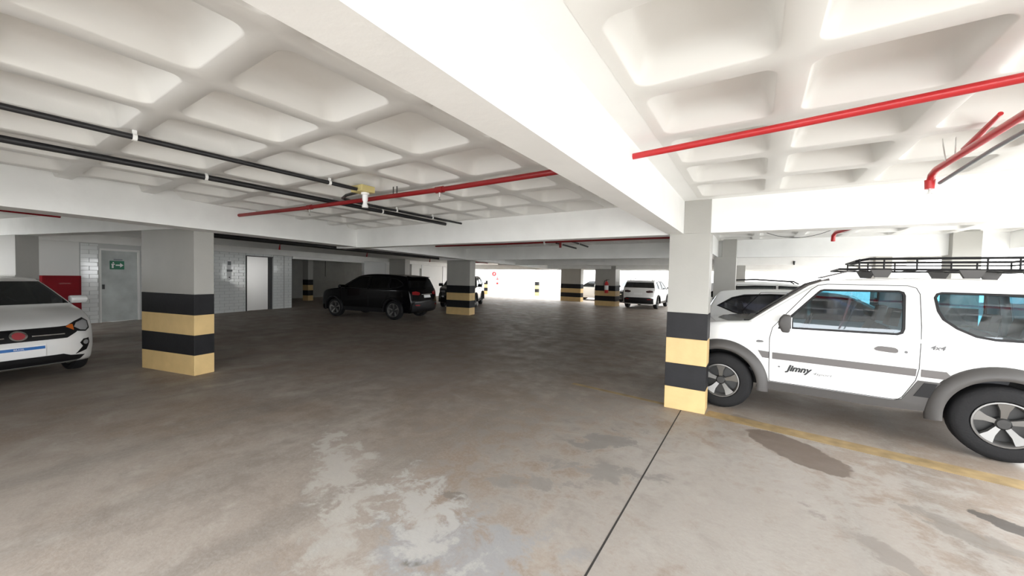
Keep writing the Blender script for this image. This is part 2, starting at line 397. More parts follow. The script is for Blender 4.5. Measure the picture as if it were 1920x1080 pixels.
# dark recess
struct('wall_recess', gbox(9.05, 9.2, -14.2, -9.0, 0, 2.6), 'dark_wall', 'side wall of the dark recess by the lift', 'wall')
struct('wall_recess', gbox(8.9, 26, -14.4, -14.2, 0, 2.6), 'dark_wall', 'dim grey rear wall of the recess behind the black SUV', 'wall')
struct('wall_recess', gbox(13.75, 17.6, -9.0, WB, 0, 2.5), 'plaster', 'pale panelled wall above the black SUV roof', 'wall')
wd = struct('wall_side', gbox(18.4, 27.5, -9.0, WB, 0, 2.6), 'white_paint', 'white wall with a framed doorway between two dark columns', 'wall')
fr = MB(); gbox(19.6, 19.8, WB, WB+0.04, 0, 2.35, fr); gbox(22.6, 22.8, WB, WB+0.04, 0, 2.35, fr); gbox(19.6, 22.8, WB, WB+0.04, 2.35, 2.5, fr)
fr.build('door_frame', 'sign_white', wd)
gbox(19.4, 19.58, WB-0.01, WB+0.02, 0, 2.1).build('door_gap', 'dark_wall', wd)
pn = MB(); gbox(15.6, 15.65, WB, WB+0.02, 0.3, 2.3, pn); gbox(15.6, 17.2, WB, WB+0.02, 2.25, 2.3, pn)
pn.build('panel_frame', 'sign_white', bpy.data.objects['wall_recess.002'])

# lift door, service door, cabinet, sign
door_1 = empty('door_1', G(7.5, WB)); tag(door_1, 'brushed stainless steel lift door set in the tiled wall', 'lift door', kind='structure')
def gchild(mb, name, material, parent, **k):
    o = mb.build(name, material, None, **k); o.parent = parent; o.matrix_parent_inverse = Matrix.Translation(-parent.location); return o
gchild(gbox(6.98, 7.92, WB-0.08, WB-0.05, 0.01, 2.24), 'door_leaf', 'steel', door_1)
jm = MB(); gbox(6.95, 6.985, WB-0.09, WB+0.012, 0, 2.27, jm); gbox(6.985, 8.12, WB-0.09, WB+0.012, 2.24, 2.27, jm)
gchild(jm, 'door_frame', 'dark_metal', door_1)
gchild(gbox(7.93, 8.11, WB-0.10, WB-0.04, 0, 2.24), 'door_jamb', 'dark_metal', door_1)
cp = empty('call_panel', G(6.28, WB, 1.4)); tag(cp, 'small steel lift call panel on the tiled wall', 'call panel')
gchild(gbox(6.22, 6.36, WB+0.008, WB+0.02, 1.30, 2.05), 'plate', 'sign_white', cp)
gchild(gbox(6.23, 6.35, WB+0.02, WB+0.03, 1.86, 2.00), 'display', 'conduit_grey', cp)
gchild(gbox(6.20, 6.40, WB+0.02, WB+0.03, 1.60, 1.68), 'display', 'conduit_grey', cp)
gchild(gbox(6.27, 6.31, WB+0.02, WB+0.03, 1.36, 1.40), 'button', 'dark_metal', cp)
dw = empty('door_2', G(3.1, WB)); tag(dw, 'scuffed grey metal fire door beside the red hose cabinet', 'door', kind='structure')
gchild(gbox(2.66, 3.52, WB-0.10, WB-0.05, 0.01, 2.16), 'door_leaf', 'door_grey', dw)
jm = MB(); gbox(2.62, 2.66, WB-0.11, WB+0.01, 0, 2.22, jm); gbox(3.52, 3.56, WB-0.11, WB+0.01, 0, 2.22, jm); gbox(2.66, 3.52, WB-0.11, WB+0.01, 2.16, 2.22, jm)
gchild(jm, 'door_frame', 'plaster', dw)
gchild(gbox(2.70, 2.74, WB-0.05, WB-0.01, 1.00, 1.14), 'door_handle', 'dark_metal', dw)
es = empty('exit_sign', G(3.02, WB, 1.75)); tag(es, 'small green exit sign with white arrow on the fire door', 'sign')
gchild(gbox(2.87, 3.20, WB-0.05, WB-0.035, 1.60, 1.86), 'sign_board', 'sign_green', es)
ar = MB(); gbox(3.00, 3.10, WB-0.035, WB-0.03, 1.71, 1.75, ar)
ar.add([G(3.10,WB-0.03,1.66), G(3.10,WB-0.03,1.80), G(3.18,WB-0.03,1.73)], [(0,1,2)])
gbox(2.91, 2.95, WB-0.035, WB-0.03, 1.64, 1.76, ar); gbox(2.90, 2.98, WB-0.035, WB-0.03, 1.74, 1.77, ar); gbox(2.93, 2.96, WB-0.035, WB-0.03, 1.785, 1.82, ar)
gchild(ar, 'pictogram', 'sign_white', es)
gchild(gbox(2.96, 3.16, WB-0.05, WB-0.035, 1.88, 1.92), 'plate', 'conduit_grey', es)
# cabinet body stands 2 mm off the plaster
hc = empty('hose_cabinet', G(1.8, WB, 0.3)); tag(hc, 'dark red fire hose cabinet on the plastered wall', 'cabinet')
gchild(gbox(1.44, 2.18, WB+0.002, WB+0.16, 0.32, 1.40), 'body', 'fire_red', hc, bevel=0.012)
gchild(gbox(1.49, 2.13, WB+0.16, WB+0.175, 0.37, 1.35), 'door', 'fire_red', hc, bevel=0.005)
gchild(gbox(1.74, 1.96, WB+0.176, WB+0.18, 1.17, 1.20), 'label_strip', 'lamp_red', hc)

# ------------------------------------------------------------------ columns
def column(label, origin, ang, wx, dy, ztop, marks=(0.30,0.60,0.91,1.22), notch=None, group='striped concrete columns'):
    """origin: near-left base corner; width wx along local x, depth dy along local y"""
    r = empty('concrete_column', (origin[0], origin[1], 0), ang); tag(r, label, 'column', group)
    g = 0.0
    s = MB().box(0, wx, 0, dy, marks[3] if marks else 0, ztop if not notch else ZB)
    if notch: s.box(notch, wx, 0, dy, ZB, ztop)
    s.build('shaft', 'grey_paint', r, bevel=0.004, seg=1)
    if marks:
        z = 0; e = 0.002
        for i, zt in enumerate(marks):
            MB().box(-e, wx+e, -e, dy+e, z, zt).build('yellow_band' if i % 2 == 0 else 'black_band', 'yellow_band' if i % 2 == 0 else 'black_band', r, bevel=0.004, seg=1)
            z = zt
    return r
column('square striped column in front of the white off-roader', (-0.92, 5.05), 0, 0.46, 0.30, 2.62, (0.28,0.58,0.90,1.22), notch=0.165)
lo = G(0, -1.31); column('broad striped column beside the white hatchback', lo[:2], TH, 1.31, 0.28, 2.26, (0.31,0.62,0.93,1.25))
lo = G(10.30, -1.46); column('striped column just right of the black SUV', lo[:2], TH-0.06, 1.12, 0.46, 2.3)
lo = G(15.6, -8.5); column('dark column behind the black SUV roof', lo[:2], TH, 1.15, 0.5, 2.6)
column('far striped column left of the extinguisher column', (-11.75, 24.55), -0.08, 1.6, 0.4, 2.45, group='striped concrete columns')
column('striped column carrying the red fire extinguisher', (-8.2, 21.95), -0.05, 1.28, 0.75, 2.4)
column('grey column showing above the roof of the white hatch behind the off-roader', (-0.84, 10.22), 0, 0.46, 0.30, 2.62, notch=0.165)
column('grey column farthest back over the white hatch roof', (-0.84, 15.5), 0, 0.55, 0.30, 2.2)
column('grey column by the open side above the off-roader roof rack', (3.02, 10.16), 0, 0.36, 0.45, 2.62)
column('small grey column seen at the front end of the roof rack', (3.02, 15.35), 0, 0.36, 0.45, 2.62)
lo = G(0.0, -6.75); column('unlit grey column at the left edge behind the white hatchback', lo[:2], TH, 1.3, 0.31, 2.26)
lo = G(12.7, -12.3); column('small striped column deep inside the dark recess', lo[:2], TH, 0.4, 0.35, 2.5)
column('slim striped post at the far white wall beside the red hose', (-20.8, 27.3), 0.5, 0.32, 0.35, 2.5)
column('thin striped post against the far bright wall', (-16.5, 29.15), 0, 0.28, 0.3, 2.5)

# ------------------------------------------------------------------ pipes
def pipe(name, pts, r, material, label, cat='pipe', group=None, clips=(), clipmat='clip_white'):
    o = MB().tube(pts, r, 10).build(name, material, None, smooth=40)
    tag(o, label, cat, group)
    for c in clips:
        k = MB().tube([(c[0], c[1]-0.012, c[2]), (c[0], c[1]+0.012, c[2])], r+0.006, 10).box(c[0]-0.008, c[0]+0.008, c[1]-0.012, c[1]+0.012, c[2], ZC-0.002)
        k.build('clip', clipmat, o)
    return o
zb = 2.55
pipe('conduit', [(-3.70, BY, zb), (-3.70, 2.52, zb)], 0.020, 'pipe_black', 'thin black conduit ending at the yellow ceiling box', 'conduit', None, [(-3.70, 0.77, zb), (-3.70, 2.21, zb)])
pipe('conduit', [(-3.78, 2.62, zb), (-4.10, 2.66, zb), (-4.30, 2.74, zb), (-4.38, 2.95, zb), (-4.40, 3.2, zb), (-4.40, 5.08, zb)], 0.017, 'pipe_black', 'thin black conduit bending away from the yellow ceiling box', 'conduit', None, [(-4.40, 3.65, zb), (-4.40, 4.37, zb)])
pipe('drain_pipe', [(-4.72, BY, 2.562), (-4.68, 1.6, 2.562), (-4.70, 3.0, 2.562), (-4.78, 5.08, 2.562)], 0.028, 'pipe_black', 'thicker black pipe along the left ceiling', 'pipe', None, [(-4.68, 1.49, 2.562), (-4.725, 3.65, 2.562)])
rp = pipe('sprinkler_pipe', [(-6.83, 2.60, 2.5), (-5.3, 2.73, 2.5), (-3.9, 2.78, 2.5), (-2.7, 2.82, 2.5), (-0.93, 2.80, 2.5)], 0.026, 'pipe_red_shaded', 'red sprinkler pipe crossing under the left ceiling, coloured darker for shade', 'pipe')
for x, y in ((-5.05, 2.74), (-2.74, 2.82)):
    MB().tube([(x-0.05, y, 2.5), (x+0.05, y, 2.5)], 0.034, 10)  .build('coupling', 'pipe_red_shaded', rp, smooth=40)
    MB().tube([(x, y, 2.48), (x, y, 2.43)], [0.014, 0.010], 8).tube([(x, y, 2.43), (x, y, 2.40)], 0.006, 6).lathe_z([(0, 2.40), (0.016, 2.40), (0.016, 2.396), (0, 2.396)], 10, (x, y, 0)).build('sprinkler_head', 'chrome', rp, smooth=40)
MB().tube([(-3.42, 2.79, 2.5), (-3.42, 2.79, 2.60)], 0.006, 6).tube([(-3.36, 2.79, 2.5), (-3.36, 2.79, 2.60)], 0.006, 6).build('hanger', 'dark_metal', rp)
jb = empty('ceiling_lamp_socket', (-3.72, 2.60, ZC)); tag(jb, 'white lamp socket hanging under a yellow ceiling junction box', 'lamp socket')
MB().box(-0.10, 0.10, -0.07, 0.10, -0.07, 0.0).build('junction_box', 'box_yellow', jb, bevel=0.008)
MB().lathe_z([(0, -0.07), (0.045, -0.07), (0.045, -0.09), (0.03, -0.10), (0.03, -0.15), (0.022, -0.17), (0.022, -0.19), (0.034, -0.215), (0.034, -0.235), (0, -0.235)], 16, (0.02, 0.03, 0)).build('socket', 'sign_white', jb, smooth=40)
pipe('sprinkler_pipe', [(-0.77, 2.725, 2.5), (0.13, 2.61, 2.5), (0.92, 2.49, 2.5), (RX, 2.06, 2.5)], 0.022, 'pipe_red', 'bright red sprinkler pipe spanning the right ceiling bay')
sp = pipe('sprinkler_pipe', [(1.045, BY, 2.44), (1.045, 3.84, 2.44), (1.045, 3.92, 2.42), (1.045, 3.95, 2.37)], 0.021, 'pipe_red', 'red sprinkler pipe with elbow drop above the off-roader roof')
MB().tube([(1.045, 3.95, 2.39), (1.045, 3.95, 2.325)], [0.03, 0.026], 10).build('elbow', 'pipe_red', sp, smooth=40)
MB().tube([(1.045, 3.95, 2.325), (1.045, 3.95, 2.29)], 0.008, 6).lathe_z([(0, 2.292), (0.018, 2.292), (0.018, 2.287), (0, 2.287)], 10, (1.045, 3.95, 0)).build('sprinkler_head', 'chrome', sp)
MB().tube([(1.025, 3.62, 2.44), (1.015, 3.66, 2.6)], 0.004, 6).tube([(1.065, 3.62, 2.44), (1.075, 3.66, 2.6)], 0.004, 6).build('hanger', 'chrome', sp)
pipe('pipe_stub', [(1.14, 3.72, 2.53), (1.12, 3.25, 2.59)], [0.022, 0.012], 'pipe_red', 'short red pipe stub above the elbow drop', 'pipe')
pipe('conduit', [(1.135, BY, 2.43), (1.12, 3.3, 2.41), (1.09, 3.93, 2.36)], 0.012, 'conduit_grey', 'grey conduit beside the red elbow pipe', 'conduit', None, [(1.13, 1.32, 2.423), (1.125, 2.76, 2.416)], 'conduit_grey')
s2 = pipe('sprinkler_pipe', [(-8.1, 8.2, 2.5), (-5.8, 8.3, 2.5), (-3.1, 8.2, 2.5), (-0.95, 8.25, 2.5)], 0.022, 'pipe_red_shaded', 'red sprinkler pipe in the second aisle bay, coloured darker for shade')
MB().tube([(-4.0, 8.28, 2.5), (-4.0, 8.28, 2.36)], 0.03, 8).build('sprinkler_head', 'pipe_red_shaded', s2)
pipe('conduit', [(-4.22, 8.5, 2.5), (-4.42, 10.2, 2.5)], 0.022, 'pipe_black', 'left short black conduit in the second aisle bay', 'conduit', None, [(-4.264, 8.876, 2.5)])
pipe('conduit', [(-3.70, 8.3, 2.5), (-3.90, 9.8, 2.5)], 0.022, 'pipe_black', 'right short black conduit in the second aisle bay', 'conduit', None, [(-3.777, 8.876, 2.5)])
l2 = MB().lathe_z([(0, 0), (0.04, 0), (0.04, -0.03), (0.03, -0.04), (0.03, -0.14), (0, -0.14)], 12).build('ceiling_lamp_socket', 'sign_white', None, smooth=40, loc=(-4.42, 8.25, 2.58)); tag(l2, 'white lamp socket in the second aisle bay', 'lamp socket')
s3 = pipe('sprinkler_pipe', [(1.42, 5.35, 2.5), (1.27, 7.6, 2.5), (1.14, 8.4, 2.5), (1.12, 8.5, 2.46), (1.12, 8.52, 2.36)], 0.03, 'pipe_red', 'red sprinkler drop in the bay behind the off-roader')
pts = [(0.10 + 1.05*t, 8.6, 2.59 - 0.55*t*(1-t)) for t in [i/14 for i in range(15)]]
pipe('cable', pts, 0.005, 'dark_metal', 'thin black cable sagging under the ceiling behind the off-roader', 'cable')
pipe('pipe_drop', [(1.08, 15.57, 2.35), (1.08, 15.57, 2.22)], [0.03, 0.02], 'dark_metal', 'tiny sprinkler drop on the white beam far behind the off-roader', 'sprinkler')
# pipes behind the left beam
pipe('drain_pipe', [G(-3.2, -1.45, 2.31), G(-1.62, -1.45, 2.31)], 0.05, 'pipe_black', 'black pipe stub under the beam at the left edge', 'pipe')
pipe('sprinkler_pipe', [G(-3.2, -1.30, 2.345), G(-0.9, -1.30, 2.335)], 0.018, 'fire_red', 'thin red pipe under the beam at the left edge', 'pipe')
pipe('drain_pipe', [G(0.35, -1.5, 2.315), G(9.9, -1.5, 2.315)], 0.05, 'pipe_black', 'long black pipe hugging the beam before the lift wall', 'pipe')
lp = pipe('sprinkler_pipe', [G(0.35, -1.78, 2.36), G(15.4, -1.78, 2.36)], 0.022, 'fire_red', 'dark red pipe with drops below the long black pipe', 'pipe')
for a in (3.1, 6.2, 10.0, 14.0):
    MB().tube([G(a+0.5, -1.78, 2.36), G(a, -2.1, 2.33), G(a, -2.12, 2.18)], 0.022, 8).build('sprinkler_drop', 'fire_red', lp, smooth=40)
pipe('hanging_cord', [G(15.0, -13.0, 2.5), G(15.0, -13.0, 1.4)], 0.02, 'dark_metal', 'dark cord hanging in the dim recess', 'cord')

# ------------------------------------------------------------------ fire extinguishers
def extinguisher(loc, rz, label, k=1.0):
    r = empty('fire_extinguisher', loc, rz); tag(r, label, 'extinguisher', 'wall fire extinguishers')
    MB().lathe_z([(0, 0), (0.075, 0), (0.085, 0.015), (0.085, 0.42), (0.06, 0.48), (0.025, 0.51), (0.025, 0.54), (0, 0.54)], 20).build('cylinder', 'pipe_red', r, smooth=40)
    MB().box(-0.03, 0.03, -0.025, 0.025, 0.54, 0.59).box(-0.012, 0.12, -0.012, 0.012, 0.59, 0.605).build('valve', 'dark_metal', r)
    MB().tube([(-0.03, 0, 0.56), (-0.10, 0, 0.54), (-0.125, 0, 0.42), (-0.115, 0, 0.12)], 0.014, 8).build('hose', 'dark_metal', r, smooth=40)
    MB().lathe_z([(0.0865, 0.14), (0.0865, 0.34)], 20).build('label_band', 'sign_white', r)
    r.scale = (k, k, k); return r
extinguisher((-7.42, 21.80, 0.78), 0, 'red fire extinguisher hung on the striped far column', 1.35)
sg = MB().box(-0.16, -0.02, -0.01, 0.01, 0, 0.2).box(0.04, 0.18, -0.01, 0.01, 0, 0.2).build('sign_plate', 'grey_paint', None, loc=(-7.42, 21.90, 1.95)); tag(sg, 'small pair of sign plates above the column extinguisher', 'sign')
extinguisher((-20.85, 29.49, 0.9), 0, 'red fire extinguisher on the bright far wall', 1.2)
hr = MB().lathe_y([(0.12, -0.05), (0.22, -0.05), (0.22, 0.05), (0.12, 0.05), (0.12, -0.05)], 20).build('hose_reel', 'pipe_red', None, smooth=40, loc=(-21.3, 29.55, 1.9)); tag(hr, 'small red hose reel on the bright far wall', 'hose reel')

# ------------------------------------------------------------------ vehicles
def chaikin(p, n):
    for _ in range(n):
        q = [p[0]]
        for a, b in zip(p, p[1:]):
            q.append(tuple(a[i]*0.75+b[i]*0.25 for i in range(len(a)))); q.append(tuple(a[i]*0.25+b[i]*0.75 for i in range(len(a))))
        q.append(p[-1]); p = q
    return p
def round_poly(p, n=2):                       # smooth a closed polygon
    for _ in range(n):
        q = []
        for i in range(len(p)):
            a, b = p[i], p[(i+1) % len(p)]
            q.append((a[0]*0.8+b[0]*0.2, a[1]*0.8+b[1]*0.2)); q.append((a[0]*0.2+b[0]*0.8, a[1]*0.2+b[1]*0.8))
        p = q
    return p
def inset_poly(p, d):                         # move a closed polygon's outline inwards by d (outwards if negative)
    n = len(p); area = sum(p[i][0]*p[(i+1) % n][1]-p[(i+1) % n][0]*p[i][1] for i in range(n)); sg = 1 if area > 0 else -1
    out = []
    for i in range(n):
        a, b, c = Vector(p[i-1]), Vector(p[i]), Vector(p[(i+1) % n])
        e1 = (b-a).normalized() if (b-a).length > 1e-7 else Vector((1, 0)); e2 = (c-b).normalized() if (c-b).length > 1e-7 else e1
        n1 = Vector((-e1.y, e1.x))*sg; n2 = Vector((-e2.y, e2.x))*sg; m_ = n1+n2
        m_ = m_.normalized() if m_.length > 1e-4 else n1
        out.append(tuple(b + m_*d/max(0.5, m_.dot(n1))))
    return out
class Car:
    """local axes: x from nose (0) to tail (L), y across (driver's left is -y), z up"""
    def __init__(s, name, L, W, H, prof, belt, tumble, wheels, R, label, cat, group, paint, loc, rz, glassmat, zs=0.24, sm=2, rr=0.04, nosew=0.10, tailw=0.08, arch=0.06, cuts=0.11):
        s.L, s.W, s.H, s.belt, s.tumble, s.zs, s.wheels, s.R, s.paint, s.gm, s.rr = L, W, H, belt, tumble, zs, wheels, R, paint, glassmat, rr
        s.nosew, s.tailw, s.cuts = nosew, tailw, cuts; s.Ra = R+arch
        s.P = chaikin(prof, sm)
        s.root = empty(name, loc, rz); tag(s.root, label, cat, group)
        n = len(s.P); s.N = []
        for i in range(n):
            a, b = s.P[max(0, i-1)], s.P[min(n-1, i+1)]
            d = Vector((b[0]-a[0], b[1]-a[1])).normalized(); s.N.append((-d.y, d.x))
        s.out = [(p[0]+p[2]-q[0]*rr, p[1]-q[1]*rr) for p, q in zip(s.P, s.N)]
    def yf(s, x, z):
        y = s.W/2
        if z > s.belt: y -= s.tumble*((z-s.belt)/(s.H-s.belt))**1.15
        else: y -= 0.02*((s.belt-z)/s.belt)**2
        if z < 0.42: y -= 0.10*(0.42-z)
        if x < 0.7: y -= s.nosew*((0.7-x)/0.7)**2
        if x > s.L-0.6: y -= s.tailw*((x-s.L+0.6)/0.6)**2
        return y
    def section(s, i):
        p, q, o = s.P[i], s.N[i], s.out[i]; w = s.yf(*o); rr = s.rr; pts = []
        ks = [0, 0.2, 0.4, 0.58, 0.74, 0.87, 1.0]
        half = []
        for k in ks:
            y = (w-rr)*k; half.append((p[0]+p[2]*(y/w)**4, y, p[1]))
        for a in (30, 60, 90):
            a = math.radians(a); y = w-rr+rr*math.sin(a); d = rr*(1-math.cos(a))
            half.append((p[0]+p[2]*(y/w)**4-q[0]*d, y, p[1]-q[1]*d))
        return [(x, -y, z) for x, y, z in half[:0:-1]] + half
    def shell(s, spans=(), front=None, half=6):
        """skin over the top, nose and tail; spans = (x0, x1, side fraction) become glass"""
        secs = [s.section(i) for i in range(len(s.P))]; k = len(secs[0]); c = k//2
        body = MB(); body.v = [p for q in secs for p in q]
        gls = [MB() for _ in spans]
        for i in range(len(secs)-1):
            xm = (s.P[i][0]+s.P[i+1][0])/2; zm = (s.P[i][1]+s.P[i+1][1])/2
            for j in range(k-1):
                f = (i*k+j, i*k+j+1, (i+1)*k+j+1, (i+1)*k+j); hit = None
                for g, sp in enumerate(spans):
                    if sp[0] <= xm <= sp[1] and zm > s.belt-0.12 and c-half <= j < c+half: hit = g
                if hit is None: body.f.append(f)
                else: gls[hit].add([body.v[q] for q in f], [(0, 1, 2, 3)])
        b = body.build('body_shell', s.paint, s.root, smooth=45)
        for g, sp in zip(gls, spans): g.build(sp[2], (front or s.gm) if sp[2] == 'windshield' else s.gm, s.root, smooth=60)
        return b
    def bottom(s):
        x1, x0 = s.out[-1][0], s.out[0][0]; pts = []
        for wx in sorted(s.wheels, reverse=True):
            dz = s.R-s.zs; dx = math.sqrt(max(0.01, s.Ra**2-dz**2)); a0 = math.atan2(-dz, dx)
            for k in range(17):
                a = a0 + (PI-2*a0)*k/16; pts.append((wx+s.Ra*math.cos(a), s.R+s.Ra*math.sin(a)))
        return pts
    def drape(s, name, polys, material, parent=None, off=0.0, thick=0.0, sides=(-1, 1), cut=None, smooth=50):
        """flat outline(s) in side view laid onto the curved flank; extra polys are holes"""
        mb = MB(); out = []
        for sd in sides:
            me = bpy.data.meshes.new(name); flat = [p for q in polys for p in q]
            tris = tessellate_polygon([[Vector((p[0], p[1], 0)) for p in q] for q in polys])
            me.from_pydata([(p[0], 0, p[1]) for p in flat], [], [tuple(t) for t in tris])
            bm = bmesh.new(); bm.from_mesh(me); ct = cut or s.cuts
            xs = [p[0] for p in flat]; zz = [p[1] for p in flat]
            for ax, lo, hi in ((0, min(xs), max(xs)), (2, min(zz), max(zz))):
                q = math.ceil(lo/ct)*ct
                while q < hi:
                    co = Vector((q, 0, 0)) if ax == 0 else Vector((0, 0, q)); no = Vector((1, 0, 0)) if ax == 0 else Vector((0, 0, 1))
                    bmesh.ops.bisect_plane(bm, geom=bm.verts[:]+bm.edges[:]+bm.faces[:], plane_co=co, plane_no=no, dist=1e-6); q += ct
            for v in bm.verts: v.co.y = sd*(s.yf(v.co.x, v.co.z)+off)
            if thick:
                be = [e for e in bm.edges if e.is_boundary]
                r = bmesh.ops.extrude_edge_only(bm, edges=be)
                for v in [g for g in r['geom'] if isinstance(g, bmesh.types.BMVert)]: v.co.y -= sd*thick
            bmesh.ops.recalc_face_normals(bm, faces=bm.faces)
            bm.to_mesh(me); bm.free()
            for p in me.polygons: p.use_smooth = True
            me.set_sharp_from_angle(angle=math.radians(smooth))
            out.append(link(name, me, material, parent or s.root))
        return out
    def flank(s, holes):
        poly = list(s.out) + s.bottom()
        return s.drape('side_panel', [poly]+holes, s.paint, thick=0.03)
    # nose / tail surfaces: x for a given (y, z)
    def fx(s, y, z, rear=False):
        P = s.P[::-1] if rear else s.P
        for a, b in zip(P, P[1:]):
            if a[1] <= z <= b[1]:
                t = (z-a[1])/max(1e-6, b[1]-a[1]); x = a[0]+(b[0]-a[0])*t; bu = a[2]+(b[2]-a[2])*t; break
        else: x, bu = P[0][0], P[0][2]
        w_ = s.yf(x+bu, z); return x + bu*min(1, abs(y)/w_)**4
    def face(s, name, poly, material, rear=False, parent=None, off=0.006, thick=0.02, cut=0.08, mirror=False):
        """outline in (y, z) laid onto the nose (or tail)"""
        sg = 1 if rear else -1
        for mi in ((1, -1) if mirror else (1,)):
            me = bpy.data.meshes.new(name); pp = [(y*mi, z) for y, z in poly]
            tris = tessellate_polygon([[Vector((p[0], p[1], 0)) for p in pp]])
            me.from_pydata([(0, p[0], p[1]) for p in pp], [], [tuple(t) for t in tris])
            bm = bmesh.new(); bm.from_mesh(me)
            for ax, lo, hi in ((1, min(p[0] for p in pp), max(p[0] for p in pp)), (2, min(p[1] for p in pp), max(p[1] for p in pp))):
                q = math.ceil(lo/cut)*cut
                while q < hi:
                    co = Vector((0, q, 0)) if ax == 1 else Vector((0, 0, q)); no = Vector((0, 1, 0)) if ax == 1 else Vector((0, 0, 1))
                    bmesh.ops.bisect_plane(bm, geom=bm.verts[:]+bm.edges[:]+bm.faces[:], plane_co=co, plane_no=no, dist=1e-6); q += cut
            for v in bm.verts: v.co.x = s.fx(v.co.y, v.co.z, rear) + sg*off
            be = [e for e in bm.edges if e.is_boundary]; r = bmesh.ops.extrude_edge_only(bm, edges=be)
            for v in [g for g in r['geom'] if isinstance(g, bmesh.types.BMVert)]: v.co.x -= sg*thick
            bmesh.ops.recalc_face_normals(bm, faces=bm.faces); bm.to_mesh(me); bm.free()
            for p in me.polygons: p.use_smooth = True
            me.set_sharp_from_angle(angle=math.radians(50))
            o = link(name, me, material, parent or s.root)
        return o
    def chassis(s, seats=True):
        w_ = s.W/2-0.30; x0, x1 = s.wheels[0]-s.Ra, s.wheels[1]+s.Ra
        u = MB().box(s.out[0][0]+0.1, s.out[-1][0]-0.1, -w_, w_, s.zs-0.03, s.zs+0.16)
        u.box(s.wheels[0]+s.Ra+0.02, s.wheels[1]-s.Ra-0.02, -s.W/2+0.08, s.W/2-0.08, s.zs-0.02, s.zs+0.10)
        u.build('underbody', 'black_plastic', s.root)
        for wx in s.wheels:
            for sd in (-1, 1):
                lin = MB(); y0, y1 = sd*(s.W/2-0.05), sd*(s.W/2-0.34); n = 14; vs = []; fs = []
                for k in range(n+1):
                    a = -0.10 + (PI+0.2)*k/n; r = s.Ra+0.012
                    vs += [(wx+r*math.cos(a), y0, s.R+r*math.sin(a)), (wx+r*math.cos(a), y1, s.R+r*math.sin(a))]
                for k in range(n): fs.append((2*k, 2*k+1, 2*k+3, 2*k+2))
                fs.append(tuple(2*k+1 for k in range(n+1)))
                lin.add(vs, fs).build('wheel_arch_liner', 'black_plastic', s.root)
        if seats:
            fl = MB().box(0.9, s.L-0.25, -s.W/2+0.14, s.W/2-0.14, s.zs+0.14, s.zs+0.18); fl.build('cabin_floor', 'interior', s.root)
    def seat(s, x, y, wd=0.48, zt=1.3):
        m_ = MB()
        m_.add(*prism_y([(x-0.02, 0.55), (x+0.45, 0.52), (x+0.52, 0.62), (x+0.66, zt-0.2), (x+0.60, zt-0.16), (x+0.42, 0.74), (x+0.0, 0.72)], y-wd/2, y+wd/2))
        m_.add(*prism_y([(x+0.62, zt-0.15), (x+0.70, zt-0.16), (x+0.73, zt+0.03), (x+0.66, zt+0.03)], y-wd*0.27, y+wd*0.27))
        return m_.build('seat', 'seat_fabric', s.root)
    def wheel(s, wx, sd, spokes=5, rimr=0.66, rimmat='rim_silver', wd=0.20, hub='rim_dark', sw=0.5, inset=0.02):
        yo = sd*(s.W/2-inset); R = s.R; t = MB()
        def Y(d): return yo - sd*d
        prof = [(R*rimr, Y(0.015)), (R*rimr+0.012, Y(0.002)), (R*0.84, Y(-0.004)), (R*0.955, Y(0.012)), (R*0.992, Y(0.035)), (R, Y(0.06)), (R, Y(wd-0.06)), (R*0.98, Y(wd-0.02)), (R*0.84, Y(wd)), (R*rimr, Y(wd-0.02))]
        t.lathe_y(prof, 40, (wx, 0, R))
        ty = t.build('wheel', 'rubber', s.root, smooth=40)
        rm = MB(); rr = R*rimr
        rm.lathe_y([(rr, Y(0.0)), (rr-0.012, Y(-0.002)), (rr-0.022, Y(0.012)), (rr-0.03, Y(0.10)), (rr-0.0, Y(wd-0.02))], 40, (wx, 0, R))
        for k in range(spokes):
            a = 2*PI*k/spokes + 0.31; ca, sa = math.cos(a), math.sin(a); e = sw*2*PI/spokes/2
            def pt(r, da, d): return (wx + r*math.cos(a+da), Y(d), R + r*math.sin(a+da))
            r0, r1 = rr*0.20, rr*0.97
            vs = [pt(r0, -e*1.5, 0.045), pt(r0, e*1.5, 0.045), pt(rr*0.6, -e*0.75, 0.022), pt(rr*0.6, e*0.75, 0.022), pt(r1, -e*0.95, 0.004), pt(r1, e*0.95, 0.004),
                  pt(r0, -e*1.5, 0.08), pt(r0, e*1.5, 0.08), pt(rr*0.6, -e*0.75, 0.07), pt(rr*0.6, e*0.75, 0.07), pt(r1, -e*0.95, 0.05), pt(r1, e*0.95, 0.05)]
            rm.add(vs, [(0,1,3,2), (2,3,5,4), (0,2,8,6), (2,4,10,8), (1,7,9,3), (3,9,11,5), (6,8,9,7), (8,10,11,9)])
        rm.build('rim', rimmat, ty, smooth=35)
        MB().lathe_y([(0, Y(0.03)), (rr*0.20, Y(0.03)), (rr*0.27, Y(0.045)), (rr*0.27, Y(0.09)), (0, Y(0.09))], 24, (wx, 0, R)).build('hub_cap', hub, ty, smooth=35)
        MB().lathe_y([(0, Y(0.105)), (rr-0.02, Y(0.105)), (rr-0.02, Y(0.13)), (0, Y(0.13))], 32, (wx, 0, R)).build('brake_disc', 'dark_metal', ty, smooth=35)
        return ty
    def wheels4(s, **k):
        for wx in s.wheels:
            for sd in (-1, 1): s.wheel(wx, sd, **k)
